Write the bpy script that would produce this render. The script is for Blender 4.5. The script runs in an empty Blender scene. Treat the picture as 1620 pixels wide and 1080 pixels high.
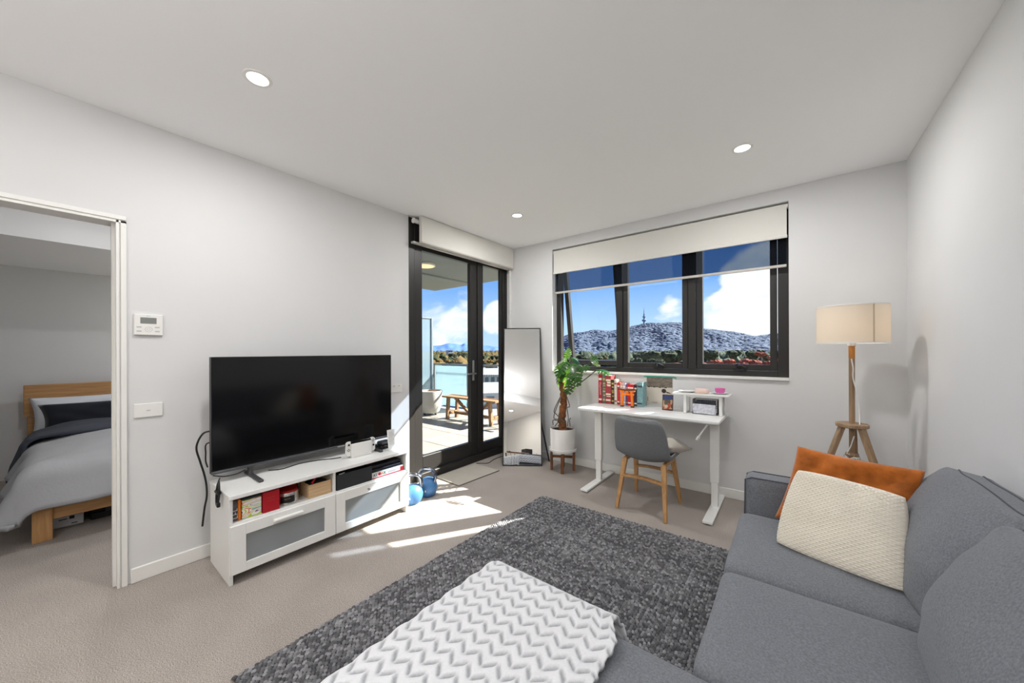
import bpy, bmesh, math, random
import numpy as np
from mathutils import Vector, Matrix, Euler, noise as mnoise

random.seed(7)
rng = np.random.default_rng(7)
SC = bpy.context.scene
COL = SC.collection
PI = math.pi

# ------------------------------------------------------------------ camera
F_PX, HORIZON, YAW, CAM_H, ROLL = 562.0, 555.0, 0.664, 1.32, 0.0038
cam_d = bpy.data.cameras.new('camera')
cam = bpy.data.objects.new('camera', cam_d)
COL.objects.link(cam)
cam_d.sensor_width = 36.0
cam_d.lens = F_PX / 1620.0 * 36.0
cam_d.shift_y = (HORIZON - 540.0) / 1620.0
cam_d.clip_start, cam_d.clip_end = 0.05, 60000
cam.matrix_world = Matrix.Translation((0, 0, CAM_H)) @ (Matrix.Rotation(YAW, 4, 'Z') @ Matrix.Rotation(PI/2, 4, 'X') @ Matrix.Rotation(-ROLL, 4, 'Z'))
SC.camera = cam

# ------------------------------------------------------------------ colour management
vs = SC.view_settings
vs.view_transform = 'Standard'
vs.look = 'None'
vs.gamma = 1.0
vs.use_curve_mapping = False
vs.exposure = 0.25

# ------------------------------------------------------------------ sun
SUN_DIR = Vector((-0.63, -1.0, -0.855)).normalized()
sun_d = bpy.data.lights.new('sun', 'SUN')
sun_d.energy = 26.0
sun_d.angle = math.radians(0.53)
sun_d.color = (1.0, 0.94, 0.85)
sun = bpy.data.objects.new('sun', sun_d)
sun.rotation_euler = SUN_DIR.to_track_quat('-Z', 'Y').to_euler()
sun.location = (20, 40, 40)
COL.objects.link(sun)

# ------------------------------------------------------------------ world: blue sky with cumulus
def S(r, g, b):
    def f(c):
        c /= 255.0
        return c / 12.92 if c <= 0.04045 else ((c + 0.055) / 1.055) ** 2.4
    return (f(r), f(g), f(b), 1.0)

def build_world():
    w = bpy.data.worlds.new('sky')
    SC.world = w
    w.use_nodes = True
    nt = w.node_tree
    nt.nodes.clear()
    N, L = nt.nodes.new, nt.links.new
    tc = N('ShaderNodeTexCoord')
    sep = N('ShaderNodeSeparateXYZ'); L(tc.outputs['Generated'], sep.inputs[0])
    grad = N('ShaderNodeValToRGB')
    e = grad.color_ramp.elements
    e[0].position, e[0].color = 0.0, S(196, 226, 255)
    e[1].position, e[1].color = 0.85, S(60, 112, 205)
    for p, c in ((0.07, S(178, 214, 254)), (0.18, S(118, 172, 240)), (0.4, S(84, 142, 228))):
        x = e.new(p); x.color = c
    L(sep.outputs['Z'], grad.inputs[0])
    mp = N('ShaderNodeMapping'); mp.inputs['Scale'].default_value = (1, 1, 1.7)
    mp.inputs['Location'].default_value = (0.35, 0.1, 0.0)
    L(tc.outputs['Generated'], mp.inputs[0])
    n1 = N('ShaderNodeTexNoise'); n1.inputs['Scale'].default_value = 5.5; n1.inputs['Detail'].default_value = 9
    n1.inputs['Roughness'].default_value = 0.56; n1.inputs['Distortion'].default_value = 0.25
    L(mp.outputs[0], n1.inputs['Vector'])
    acc = n1.outputs['Fac']
    nrm = N('ShaderNodeVectorMath'); nrm.operation = 'NORMALIZE'; L(tc.outputs['Generated'], nrm.inputs[0])
    # cloud banks: direction, angular radius (deg), strength
    banks = CLOUDS
    for d, rad, st in banks:
        dv = Vector(d).normalized()
        dot = N('ShaderNodeVectorMath'); dot.operation = 'DOT_PRODUCT'
        L(nrm.outputs[0], dot.inputs[0]); dot.inputs[1].default_value = dv
        mr = N('ShaderNodeMapRange'); mr.interpolation_type = 'SMOOTHSTEP'
        mr.inputs['From Min'].default_value = math.cos(math.radians(rad)); mr.inputs['From Max'].default_value = 1.0
        mr.inputs['To Min'].default_value = 0.0; mr.inputs['To Max'].default_value = st
        L(dot.outputs['Value'], mr.inputs['Value'])
        ad = N('ShaderNodeMath'); ad.operation = 'ADD'
        L(acc, ad.inputs[0]); L(mr.outputs[0], ad.inputs[1]); acc = ad.outputs[0]
    cr = N('ShaderNodeMapRange'); cr.interpolation_type = 'SMOOTHSTEP'
    cr.inputs['From Min'].default_value = 0.60; cr.inputs['From Max'].default_value = 0.78
    L(acc, cr.inputs['Value'])
    n2 = N('ShaderNodeTexNoise'); n2.inputs['Scale'].default_value = 14; n2.inputs['Detail'].default_value = 6
    L(mp.outputs[0], n2.inputs['Vector'])
    cc = N('ShaderNodeValToRGB')
    cc.color_ramp.elements[0].position, cc.color_ramp.elements[0].color = 0.3, S(222, 236, 252)
    cc.color_ramp.elements[1].position, cc.color_ramp.elements[1].color = 0.55, (1.05, 1.05, 1.05, 1)
    L(n2.outputs['Fac'], cc.inputs[0])
    mix = N('ShaderNodeMix'); mix.data_type = 'RGBA'
    L(cr.outputs[0], mix.inputs['Factor']); L(grad.outputs[0], mix.inputs['A']); L(cc.outputs[0], mix.inputs['B'])
    bg = N('ShaderNodeBackground'); bg.inputs['Strength'].default_value = 1.0
    L(mix.outputs['Result'], bg.inputs['Color'])
    out = N('ShaderNodeOutputWorld'); L(bg.outputs[0], out.inputs[0])

_fw = np.array([-math.sin(YAW), math.cos(YAW)]); _rt = np.array([math.cos(YAW), math.sin(YAW)])
def ray(px, py):
    u, v = px - 810.0, py - HORIZON
    c, s = math.cos(ROLL), math.sin(ROLL)
    u, v = u*c - v*s, u*s + v*c
    d = _fw + _rt * u / F_PX
    return Vector((d[0], d[1], -v / F_PX))
def at_y(px, py, y):
    r = ray(px, py); return Vector((0, 0, CAM_H)) + r * (y / r.y)
def at_x(px, py, x):
    r = ray(px, py); return Vector((0, 0, CAM_H)) + r * (x / r.x)
def at_z(px, py, z):
    r = ray(px, py); return Vector((0, 0, CAM_H)) + r * ((z - CAM_H) / r.z)

CLOUDS = [(ray(1185, 465), 7.5, 0.30), (ray(1140, 510), 5.0, 0.24), (ray(1225, 420), 7, 0.25), (ray(1225, 510), 6, 0.24),
          (ray(1055, 500), 3.8, 0.22), (ray(1015, 492), 2.0, 0.14), (ray(785, 505), 3.2, 0.32), (ray(788, 490), 2.5, 0.25),
          (ray(700, 525), 6.5, 0.17), (ray(730, 490), 5, 0.14), (ray(668, 480), 4, 0.16), (ray(745, 465), 3, 0.14),
          (ray(920, 440), 9, -0.22), (ray(905, 500), 7, -0.20), (ray(1000, 455), 6, -0.16), (ray(1112, 450), 3.2, -0.25), (ray(690, 450), 3, -0.12)]
build_world()

# ------------------------------------------------------------------ materials
MATS = {}
def _nodes(name):
    m = bpy.data.materials.new(name); m.use_nodes = True
    nt = m.node_tree
    b = nt.nodes['Principled BSDF']
    return m, nt, b

def mat(name, col, rough=0.5, metal=0.0, spec=0.5, var=0.0, vscale=8.0, bump=0.0, bscale=60.0, bdist=0.002, emit=None, estr=0.0, coat=0.0, sheen=0.0, stretch=None):
    if name in MATS: return MATS[name]
    m, nt, b = _nodes(name)
    N, L = nt.nodes.new, nt.links.new
    b.inputs['Base Color'].default_value = col
    b.inputs['Roughness'].default_value = rough
    b.inputs['Metallic'].default_value = metal
    b.inputs['Specular IOR Level'].default_value = spec
    b.inputs['Coat Weight'].default_value = coat
    b.inputs['Sheen Weight'].default_value = sheen
    tc = None
    if var or bump:
        tc = N('ShaderNodeTexCoord')
        src = tc.outputs['Object']
        if stretch:
            mp = N('ShaderNodeMapping'); mp.inputs['Scale'].default_value = stretch
            L(src, mp.inputs[0]); src = mp.outputs[0]
    if var:
        n = N('ShaderNodeTexNoise'); n.inputs['Scale'].default_value = vscale; n.inputs['Detail'].default_value = 5
        L(src, n.inputs['Vector'])
        r = N('ShaderNodeValToRGB')
        r.color_ramp.elements[0].position, r.color_ramp.elements[1].position = 0.3, 0.7
        r.color_ramp.elements[0].color = tuple(c * (1 - var) for c in col[:3]) + (1,)
        r.color_ramp.elements[1].color = tuple(min(1, c * (1 + var)) for c in col[:3]) + (1,)
        L(n.outputs['Fac'], r.inputs[0]); L(r.outputs[0], b.inputs['Base Color'])
    if bump:
        n = N('ShaderNodeTexNoise'); n.inputs['Scale'].default_value = bscale; n.inputs['Detail'].default_value = 3
        L(src, n.inputs['Vector'])
        bp = N('ShaderNodeBump'); bp.inputs['Strength'].default_value = bump; bp.inputs['Distance'].default_value = bdist
        L(n.outputs['Fac'], bp.inputs['Height']); L(bp.outputs[0], b.inputs['Normal'])
    if emit:
        b.inputs['Emission Color'].default_value = emit; b.inputs['Emission Strength'].default_value = estr
    MATS[name] = m
    return m

def wood(name, c1, c2, axis='X', scale=6.0, rough=0.5):
    if name in MATS: return MATS[name]
    m, nt, b = _nodes(name)
    N, L = nt.nodes.new, nt.links.new
    tc = N('ShaderNodeTexCoord'); mp = N('ShaderNodeMapping')
    sc = {'X': (0.6, 9, 9), 'Y': (9, 0.6, 9), 'Z': (9, 9, 0.6)}[axis]
    mp.inputs['Scale'].default_value = sc
    L(tc.outputs['Object'], mp.inputs[0])
    n = N('ShaderNodeTexNoise'); n.inputs['Scale'].default_value = scale; n.inputs['Detail'].default_value = 6; n.inputs['Distortion'].default_value = 0.8
    L(mp.outputs[0], n.inputs['Vector'])
    r = N('ShaderNodeValToRGB'); r.color_ramp.elements[0].position, r.color_ramp.elements[1].position = 0.32, 0.68
    r.color_ramp.elements[0].color, r.color_ramp.elements[1].color = c1, c2
    L(n.outputs['Fac'], r.inputs[0]); L(r.outputs[0], b.inputs['Base Color'])
    b.inputs['Roughness'].default_value = rough
    bp = N('ShaderNodeBump'); bp.inputs['Strength'].default_value = 0.15; bp.inputs['Distance'].default_value = 0.001
    L(n.outputs['Fac'], bp.inputs['Height']); L(bp.outputs[0], b.inputs['Normal'])
    MATS[name] = m
    return m

def attr_mat(name, c1, c2, rough=0.9, attr='tone', bump=0.0, bscale=200, bdist=0.001, sheen=0.0):
    m, nt, b = _nodes(name)
    N, L = nt.nodes.new, nt.links.new
    a = N('ShaderNodeAttribute'); a.attribute_name = attr
    mx = N('ShaderNodeMix'); mx.data_type = 'RGBA'
    mx.inputs['A'].default_value, mx.inputs['B'].default_value = c1, c2
    L(a.outputs['Fac'], mx.inputs['Factor']); L(mx.outputs['Result'], b.inputs['Base Color'])
    b.inputs['Roughness'].default_value = rough
    b.inputs['Sheen Weight'].default_value = sheen
    if bump:
        tc = N('ShaderNodeTexCoord')
        n = N('ShaderNodeTexNoise'); n.inputs['Scale'].default_value = bscale; n.inputs['Detail'].default_value = 3
        L(tc.outputs['Object'], n.inputs['Vector'])
        bp = N('ShaderNodeBump'); bp.inputs['Strength'].default_value = bump; bp.inputs['Distance'].default_value = bdist
        L(n.outputs['Fac'], bp.inputs['Height']); L(bp.outputs[0], b.inputs['Normal'])
    MATS[name] = m
    return m

def glass_mat(name, tint=(1, 1, 1, 1), diffuse=None, dmix=0.0, gloss=1.0):
    m = bpy.data.materials.new(name); m.use_nodes = True
    nt = m.node_tree; nt.nodes.clear()
    N, L = nt.nodes.new, nt.links.new
    tr = N('ShaderNodeBsdfTransparent'); tr.inputs[0].default_value = tint
    cur = tr.outputs[0]
    if diffuse:
        df = N('ShaderNodeBsdfDiffuse'); df.inputs[0].default_value = diffuse
        tl = N('ShaderNodeBsdfTranslucent'); tl.inputs[0].default_value = diffuse
        ad = N('ShaderNodeMixShader'); ad.inputs[0].default_value = 0.5
        L(df.outputs[0], ad.inputs[1]); L(tl.outputs[0], ad.inputs[2])
        mx = N('ShaderNodeMixShader'); mx.inputs[0].default_value = dmix
        L(cur, mx.inputs[1]); L(ad.outputs[0], mx.inputs[2]); cur = mx.outputs[0]
    if gloss:
        gl = N('ShaderNodeBsdfGlossy'); gl.inputs['Roughness'].default_value = 0.02
        fr = N('ShaderNodeFresnel')
        geo = N('ShaderNodeNewGeometry'); im = N('ShaderNodeMapRange')
        im.inputs['To Min'].default_value, im.inputs['To Max'].default_value = 1.45, 1/1.45
        L(geo.outputs['Backfacing'], im.inputs['Value']); L(im.outputs[0], fr.inputs[0])
        sc = N('ShaderNodeMath'); sc.operation = 'MULTIPLY'; sc.inputs[1].default_value = gloss
        L(fr.outputs[0], sc.inputs[0])
        mx = N('ShaderNodeMixShader'); L(sc.outputs[0], mx.inputs[0]); L(cur, mx.inputs[1]); L(gl.outputs[0], mx.inputs[2]); cur = mx.outputs[0]
    out = N('ShaderNodeOutputMaterial'); L(cur, out.inputs[0])
    MATS[name] = m
    return m

def leafy(m, k=.5, gain=1.0):
    nt = m.node_tree; bs = nt.nodes['Principled BSDF']; tl = nt.nodes.new('ShaderNodeBsdfTranslucent')
    lk = bs.inputs['Base Color'].links[0].from_socket; nt.links.new(lk, tl.inputs[0])
    mx = nt.nodes.new('ShaderNodeMixShader'); mx.inputs[0].default_value = k
    nt.links.new(bs.outputs[0], mx.inputs[1]); nt.links.new(tl.outputs[0], mx.inputs[2]); nt.links.new(mx.outputs[0], nt.nodes['Material Output'].inputs[0])
    return m

def speckle(name, c1, c2, scale, rough=0.9, bump=0.5, bdist=0.004, big=None):
    m, nt, b = _nodes(name)
    N, L = nt.nodes.new, nt.links.new
    tc = N('ShaderNodeTexCoord')
    n = N('ShaderNodeTexNoise'); n.inputs['Scale'].default_value = scale; n.inputs['Detail'].default_value = 2
    L(tc.outputs['Object'], n.inputs['Vector'])
    r = N('ShaderNodeValToRGB'); r.color_ramp.elements[0].position, r.color_ramp.elements[1].position = 0.34, 0.66
    r.color_ramp.elements[0].color, r.color_ramp.elements[1].color = c1, c2
    L(n.outputs['Fac'], r.inputs[0])
    col = r.outputs[0]
    if big:
        n2 = N('ShaderNodeTexNoise'); n2.inputs['Scale'].default_value = big; n2.inputs['Detail'].default_value = 4
        L(tc.outputs['Object'], n2.inputs['Vector'])
        mr = N('ShaderNodeMapRange'); mr.inputs['From Min'].default_value, mr.inputs['From Max'].default_value = 0.3, 0.7
        mr.inputs['To Min'].default_value, mr.inputs['To Max'].default_value = 0.9, 1.08
        L(n2.outputs['Fac'], mr.inputs['Value'])
        vm = N('ShaderNodeVectorMath'); vm.operation = 'SCALE'
        L(col, vm.inputs[0]); L(mr.outputs[0], vm.inputs['Scale']); col = vm.outputs[0]
    L(col, b.inputs['Base Color'])
    b.inputs['Roughness'].default_value = rough
    b.inputs['Specular IOR Level'].default_value = 0.2
    bp = N('ShaderNodeBump'); bp.inputs['Strength'].default_value = bump; bp.inputs['Distance'].default_value = bdist
    L(n.outputs['Fac'], bp.inputs['Height']); L(bp.outputs[0], b.inputs['Normal'])
    MATS[name] = m
    return m

M_WALL = mat('wall_paint', S(221, 221, 221), 0.85, spec=0.2, var=0.02, vscale=1.5)
M_CEIL = mat('ceiling_paint', S(247, 247, 248), 0.9, spec=0.15)
M_TRIM = mat('white_trim', S(236, 235, 231), 0.45)
M_CARPET = speckle('carpet_pile', S(136, 128, 121), S(194, 185, 177), 230, bump=0.7, bdist=0.006, big=2.2)
M_BLACKMETAL = mat('dark_window_aluminium', S(46, 44, 42), 0.42, 0.3)
M_SEAL = mat('black_rubber_seal', S(14, 14, 14), 0.7)
M_GLASS = glass_mat('window_glass', (0.97, 0.985, 0.98, 1), gloss=0.6)
M_FROST = glass_mat('frosted_balustrade_glass', (0.85, 0.92, 0.95, 1), S(158, 184, 194), 0.62, gloss=1.0)
M_SCREEN = glass_mat('pale_screen_glass', (0.9, 0.95, 0.97, 1), S(150, 172, 184), 0.55, gloss=0.8)
M_MESH = glass_mat('sunscreen_mesh', (0.44, 0.49, 0.56, 1), S(90, 92, 96), 0.10, gloss=0.0)
M_BLIND = mat('blind_fabric', S(222, 220, 213), 0.85, spec=0.1, bump=0.1, bscale=400, bdist=0.0005)
M_WHITE = mat('white_lacquer', S(238, 238, 235), 0.3)
M_WHITE_FOIL = mat('white_woodgrain_foil', S(236, 236, 233), 0.35, bump=0.12, bscale=10, bdist=0.0006, stretch=(3, 1, 30))
M_WHITEPLASTIC = mat('white_plastic', S(235, 234, 230), 0.4)
M_STEEL = mat('brushed_steel', S(190, 190, 188), 0.3, 1.0)
M_CHROME = mat('polished_metal', S(170, 172, 174), 0.18, 1.0)
M_BLACK = mat('black_plastic', S(18, 18, 20), 0.4)
M_BLACKGLOSS = mat('black_glass_screen', S(4, 4, 5), 0.12, spec=0.5)
M_GREYPLASTIC = mat('grey_plastic', S(62, 62, 64), 0.5)
M_SOFA = mat('grey_sofa_fabric', S(119, 122, 128), 0.95, spec=0.15, var=0.22, vscale=170, bump=0.6, bscale=420, bdist=0.0015, sheen=0.15)
M_SEAM = mat('dark_seam', S(92, 95, 101), 0.95, spec=0.1)
M_OAK = wood('oak_wood', S(176, 128, 78), S(203, 158, 105), 'Z')
M_OAKX = wood('oak_wood_across', S(170, 124, 78), S(198, 152, 100), 'Y', 4)
M_ASH = wood('pale_brown_wood', S(140, 112, 84), S(172, 142, 110), 'Z')
M_TEAK = wood('dark_teak', S(92, 54, 30), S(132, 82, 46), 'Z')
M_CRATE = wood('pale_crate_wood', S(196, 160, 118), S(220, 190, 150), 'Y')
M_BENCH = wood('weathered_bench_wood', S(108, 76, 48), S(150, 116, 80), 'X', 5, 0.7)
M_PRINT_RED = mat('red_card', S(176, 12, 30), 0.45)
M_MIRROR = mat('mirror_silver', (0.92, 0.93, 0.92, 1), 0.0, 1.0)

# ------------------------------------------------------------------ mesh builder
class MB:
    def __init__(s): s.bm = bmesh.new()
    def box(s, x0, x1, y0, y1, z0, z1, bev=0.0, seg=1, mtx=None):
        r = bmesh.ops.create_cube(s.bm, size=1.0)
        vs_ = r['verts']
        T = Matrix.Translation(((x0+x1)/2, (y0+y1)/2, (z0+z1)/2)) @ Matrix.Diagonal((abs(x1-x0), abs(y1-y0), abs(z1-z0), 1))
        bmesh.ops.transform(s.bm, matrix=T, verts=vs_)
        if bev > 0:
            es = list({e for v in vs_ for e in v.link_edges})
            r2 = bmesh.ops.bevel(s.bm, geom=es, offset=bev, segments=seg, affect='EDGES', profile=0.5, clamp_overlap=True)
            vs_ = list({v for f in r2['faces'] for v in f.verts} | {v for v in vs_ if v.is_valid})
        if mtx is not None: bmesh.ops.transform(s.bm, matrix=mtx, verts=[v for v in vs_ if v.is_valid])
        return s
    def beam(s, p0, p1, w, d, bev=0.0, up=(0, 0, 1), w1=None, d1=None):
        p0, p1 = Vector(p0), Vector(p1)
        z = (p1 - p0).normalized(); up = Vector(up)
        if abs(z.dot(up)) > 0.98: up = Vector((0, 1, 0))
        x = up.cross(z).normalized(); y = z.cross(x)
        w1 = w if w1 is None else w1; d1 = d if d1 is None else d1
        vv = []
        for p, a, b in ((p0, w, d), (p1, w1, d1)):
            for sx, sy in ((-1, -1), (1, -1), (1, 1), (-1, 1)):
                vv.append(s.bm.verts.new(p + x*sx*a/2 + y*sy*b/2))
        fs = [(0, 3, 2, 1), (4, 5, 6, 7)] + [(i, (i+1) % 4, (i+1) % 4+4, i+4) for i in range(4)]
        ff = [s.bm.faces.new([vv[i] for i in f]) for f in fs]
        if bev:
            bmesh.ops.bevel(s.bm, geom=list({e for f in ff for e in f.edges}), offset=bev, segments=1, affect='EDGES', profile=0.5, clamp_overlap=True)
        return s
    def tube(s, pts, r, seg=8, cap=True, r1=None):
        pts = [Vector(p) for p in pts]
        n = len(pts); rings = []
        tang = [(pts[min(i+1, n-1)] - pts[max(i-1, 0)]).normalized() for i in range(n)]
        ref = Vector((0, 0, 1)) if abs(tang[0].z) < 0.9 else Vector((1, 0, 0))
        x = ref.cross(tang[0]).normalized()
        for i, p in enumerate(pts):
            t = tang[i]
            x = (x - t * x.dot(t)).normalized(); y = t.cross(x)
            rr = r if r1 is None else r + (r1 - r) * i / (n-1)
            if callable(r): rr = r(i/(n-1))
            rings.append([s.bm.verts.new(p + (x*math.cos(2*PI*k/seg) + y*math.sin(2*PI*k/seg)) * rr) for k in range(seg)])
        for a, b in zip(rings[:-1], rings[1:]):
            for k in range(seg):
                s.bm.faces.new((a[k], a[(k+1) % seg], b[(k+1) % seg], b[k]))
        if cap:
            s.bm.faces.new(rings[0][::-1]); s.bm.faces.new(rings[-1])
        return s
    def cyl(s, p0, p1, r, seg=16, r1=None):
        return s.tube([p0, p1], r, seg, True, r1)
    def lathe(s, prof, c=(0, 0, 0), seg=24, axis='Z'):
        c = Vector(c); rings = []
        for r, z in prof:
            if r < 1e-6:
                v = Vector((0, 0, z)); 
                if axis == 'X': v = Vector((z, 0, 0))
                if axis == 'Y': v = Vector((0, z, 0))
                rings.append([s.bm.verts.new(c + v)])
            else:
                ring = []
                for k in range(seg):
                    a = 2*PI*k/seg
                    v = Vector((r*math.cos(a), r*math.sin(a), z))
                    if axis == 'X': v = Vector((z, r*math.cos(a), r*math.sin(a)))
                    if axis == 'Y': v = Vector((r*math.sin(a), z, r*math.cos(a)))
                    ring.append(s.bm.verts.new(c + v))
                rings.append(ring)
        for a, b in zip(rings[:-1], rings[1:]):
            for k in range(seg):
                k2 = (k+1) % seg
                q = []
                for v in (a[k % len(a)], a[k2 % len(a)], b[k2 % len(b)], b[k % len(b)]):
                    if v not in q: q.append(v)
                if len(q) > 2: s.bm.faces.new(q)
        return s
    def prism(s, poly, vec):
        vec = Vector(vec)
        a = [s.bm.verts.new(Vector(p)) for p in poly]
        b = [s.bm.verts.new(Vector(p) + vec) for p in poly]
        n = len(a)
        s.bm.faces.new(a[::-1]); s.bm.faces.new(b)
        for i in range(n): s.bm.faces.new((a[i], a[(i+1) % n], b[(i+1) % n], b[i]))
        return s
    def grid(s, P, closed_u=False):
        """P: array (nu, nv, 3)"""
        nu, nv = len(P), len(P[0])
        V = [[s.bm.verts.new(tuple(P[i][j])) for j in range(nv)] for i in range(nu)]
        for i in range(nu if closed_u else nu-1):
            for j in range(nv-1):
                i2 = (i+1) % nu
                s.bm.faces.new((V[i][j], V[i2][j], V[i2][j+1], V[i][j+1]))
        return V
    def softbox(s, dx, dy, dz, r=0.05, n=10, crown=0.0, mtx=None, wr=0.0, wseed=0.0, crown_x=0.0):
        h = np.array([dx, dy, dz]) / 2
        start = len(s.bm.verts)
        vmap = {}
        def vert(u):
            key = tuple(np.round(u, 5))
            if key in vmap: return vmap[key]
            p = np.array(u) * h
            q = np.clip(p, -(h - r), h - r)
            d = p - q; L_ = np.linalg.norm(d)
            if L_ > 1e-9: p = q + d / L_ * r
            cz = (1 - u[0]**2) * (1 - u[1]**2)
            p[2] += crown * cz * (1 if u[2] > 0 else -0.3) * abs(u[2])
            if crown_x: p[0] += crown_x * (1 - abs(u[1])**2.4) * (1 - abs(u[2])**2.4) * u[0]
            if wr:
                p += wr * np.array(mnoise.noise_vector(Vector((p[0]*5 + wseed, p[1]*5, p[2]*5)))) + wr*0.4*np.array(mnoise.noise_vector(Vector((p[0]*13, p[1]*13 + wseed, p[2]*13))))
            vec = Vector(p)
            if mtx is not None: vec = mtx @ vec
            vmap[key] = s.bm.verts.new(vec)
            return vmap[key]
        # spacing concentrated near edges
        t = np.sin(np.linspace(-PI/2, PI/2, n+1))
        for ax in range(3):
            for sg in (-1, 1):
                for i in range(n):
                    for j in range(n):
                        q = []
                        for a, b in ((i, j), (i+1, j), (i+1, j+1), (i, j+1)):
                            u = [0, 0, 0]; u[ax] = sg; u[(ax+1) % 3] = t[a]; u[(ax+2) % 3] = t[b]
                            q.append(vert(u))
                        s.bm.faces.new(q if sg > 0 else q[::-1])
        return s
    def mesh(s, name, smooth=True, angle=35):
        bmesh.ops.recalc_face_normals(s.bm, faces=s.bm.faces[:])
        me = bpy.data.meshes.new(name)
        s.bm.to_mesh(me); s.bm.free()
        if smooth:
            me.shade_smooth(); me.set_sharp_from_angle(angle=math.radians(angle))
        return me

ORIG = {}
def tag(o, label=None, cat=None, group=None, kind=None):
    if label: o['label'] = label
    if cat: o['category'] = cat
    if group: o['group'] = group
    if kind: o['kind'] = kind
    return o
def thing(name, label, cat, loc=(0, 0, 0), group=None, kind=None):
    o = bpy.data.objects.new(name, None); COL.objects.link(o)
    o.location = loc; o.empty_display_size = 0.1
    ORIG[o] = Vector(loc)
    return tag(o, label, cat, group, kind)
def put(name, mb, m, parent=None, label=None, smooth=True, angle=35, loc=None, cat=None, kind=None, group=None):
    """geometry given in world coordinates; stored relative to the thing's base"""
    me = mb if isinstance(mb, bpy.types.Mesh) else mb.mesh(name, smooth, angle)
    o = bpy.data.objects.new(name, me); COL.objects.link(o)
    if m is not None: me.materials.append(m)
    org = ORIG[parent] if parent is not None else Vector(loc or (0, 0, 0))
    if org.length > 0: me.transform(Matrix.Translation(-org))
    if parent is not None: o.parent = parent
    else: o.location = org
    ORIG[o] = org
    return tag(o, label, cat, group, kind)
def struct(name, mb, m, label, parent=None):
    return put(name, mb, m, parent, label=label, kind='structure')
def mesh_np(name, V, Fq, tone=None, smooth=True):
    me = bpy.data.meshes.new(name)
    me.from_pydata([], [], [])
    V = np.asarray(V, np.float32); Fq = np.asarray(Fq, np.int32)
    me.vertices.add(len(V)); me.vertices.foreach_set('co', V.ravel())
    k = Fq.shape[1]
    me.loops.add(Fq.size); me.loops.foreach_set('vertex_index', Fq.ravel())
    me.polygons.add(len(Fq)); me.polygons.foreach_set('loop_start', np.arange(0, Fq.size, k, dtype=np.int32))
    me.update(calc_edges=True); me.validate()
    if tone is not None:
        a = me.attributes.new('tone', 'FLOAT', 'POINT'); a.data.foreach_set('value', np.asarray(tone, np.float32))
    if smooth: me.shade_smooth()
    return me
def lettering(body, size, m, parent, loc, rot, name='lettering', label=None, ext=0.0006, align='CENTER'):
    cu = bpy.data.curves.new(name, 'FONT'); cu.body = body; cu.size = size; cu.extrude = ext
    cu.align_x = align; cu.align_y = 'CENTER'; cu.resolution_u = 2
    cu.materials.append(m)
    tmp = bpy.data.objects.new(name, cu); COL.objects.link(tmp)
    dg = bpy.context.evaluated_depsgraph_get()
    me = bpy.data.meshes.new_from_object(tmp.evaluated_get(dg))
    bpy.data.objects.remove(tmp)
    o = bpy.data.objects.new(name, me); COL.objects.link(o)
    o.parent = parent; o.location = Vector(loc) - ORIG[parent]; o.rotation_euler = rot
    return tag(o, label)
def print_marks(n, size, m, parent, loc, rot, label):
    """illegible small print: a row of short unequal strokes standing where the photograph's unreadable print stands"""
    R = Matrix.Translation(Vector(loc)) @ Euler(rot).to_matrix().to_4x4(); rr = random.Random(n*7 + int(size*1e4)); b = MB()
    w = size*.62
    for k in range(n):
        x = (k - (n-1)/2)*w; h = size*rr.uniform(.28, .36)
        b.box(x - w*.34, x - w*.18, -h, h, 0, .0006, 0, 1, R)
        y = rr.choice((-.8, 0, .8))*h
        b.box(x - w*.18, x + w*.32, y - size*.05, y + size*.05, 0, .0006, 0, 1, R)
    return put('print_marks', b, m, parent, label, kind='stuff')
def dup(root, loc, label=None, parent=None):
    r = root.copy(); COL.objects.link(r); r.location = loc
    if label: r['label'] = label
    ORIG[r] = Vector(loc)
    if parent is not None: r.parent = parent
    for ch in list(root.children):
        c = ch.copy(); COL.objects.link(c); c.parent = r
        for g in list(ch.children):
            d = g.copy(); COL.objects.link(d); d.parent = c
    return r

# ================================================================== ROOM SHELL
XW, YW, XR, HC, YB = -2.97, 3.70, 0.654, 2.66, -4.2
XF = 2.24
T = 0.11
mb = MB(); mb.box(XW - T, XF + 0.2, YB - 0.2, YW + 0.24, -0.12, 0); mb.box(-6.4, XW - T, -3.0, 2.05, -0.12, 0)
struct('floor', mb, M_CARPET, 'beige grey cut-pile carpet running from the living room into the bedroom')
mb = MB(); mb.box(XW - T, XF + 0.2, YB - 0.2, YW + 0.24, HC, HC + 0.16)
struct('ceiling', mb, M_CEIL, 'flat white plaster ceiling of the living room')
# left wall with bedroom opening and balcony door opening
DY0, DY1, DZ = -0.66, 0.212, 2.06
SY0 = 2.14
mb = MB()
mb.box(XW - T, XW, YB, DY0, 0, HC); mb.box(XW - T, XW, DY0, DY1, DZ, HC); mb.box(XW - T, XW, DY1, SY0, 0, HC)
struct('wall_left', mb, M_WALL, 'white wall behind the television with the bedroom opening')
WX0, WX1, WZ0, WZ1 = -2.27, -0.006, 1.08, 2.545
mb = MB()
mb.box(XW - T, WX0, YW, YW + 0.22, -0.1, HC); mb.box(WX1, XR + 0.2, YW, YW + 0.22, -0.1, HC)
mb.box(WX0, WX1, YW, YW + 0.22, -0.1, WZ0); mb.box(WX0, WX1, YW, YW + 0.22, WZ1, HC)
struct('wall_back', mb, M_WALL, 'white wall with the wide window behind the desk')
mb = MB(); mb.box(XR, XR + 0.2, .1, YW, 0, HC)
struct('wall_right', mb, M_WALL, 'white wall behind the sofa')
mb = MB(); mb.box(XR + 0.2, XF, .1, .3, 0, HC)
struct('wall_right_return', mb, M_WALL, 'white return wall where the room widens behind the sofa')
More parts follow.
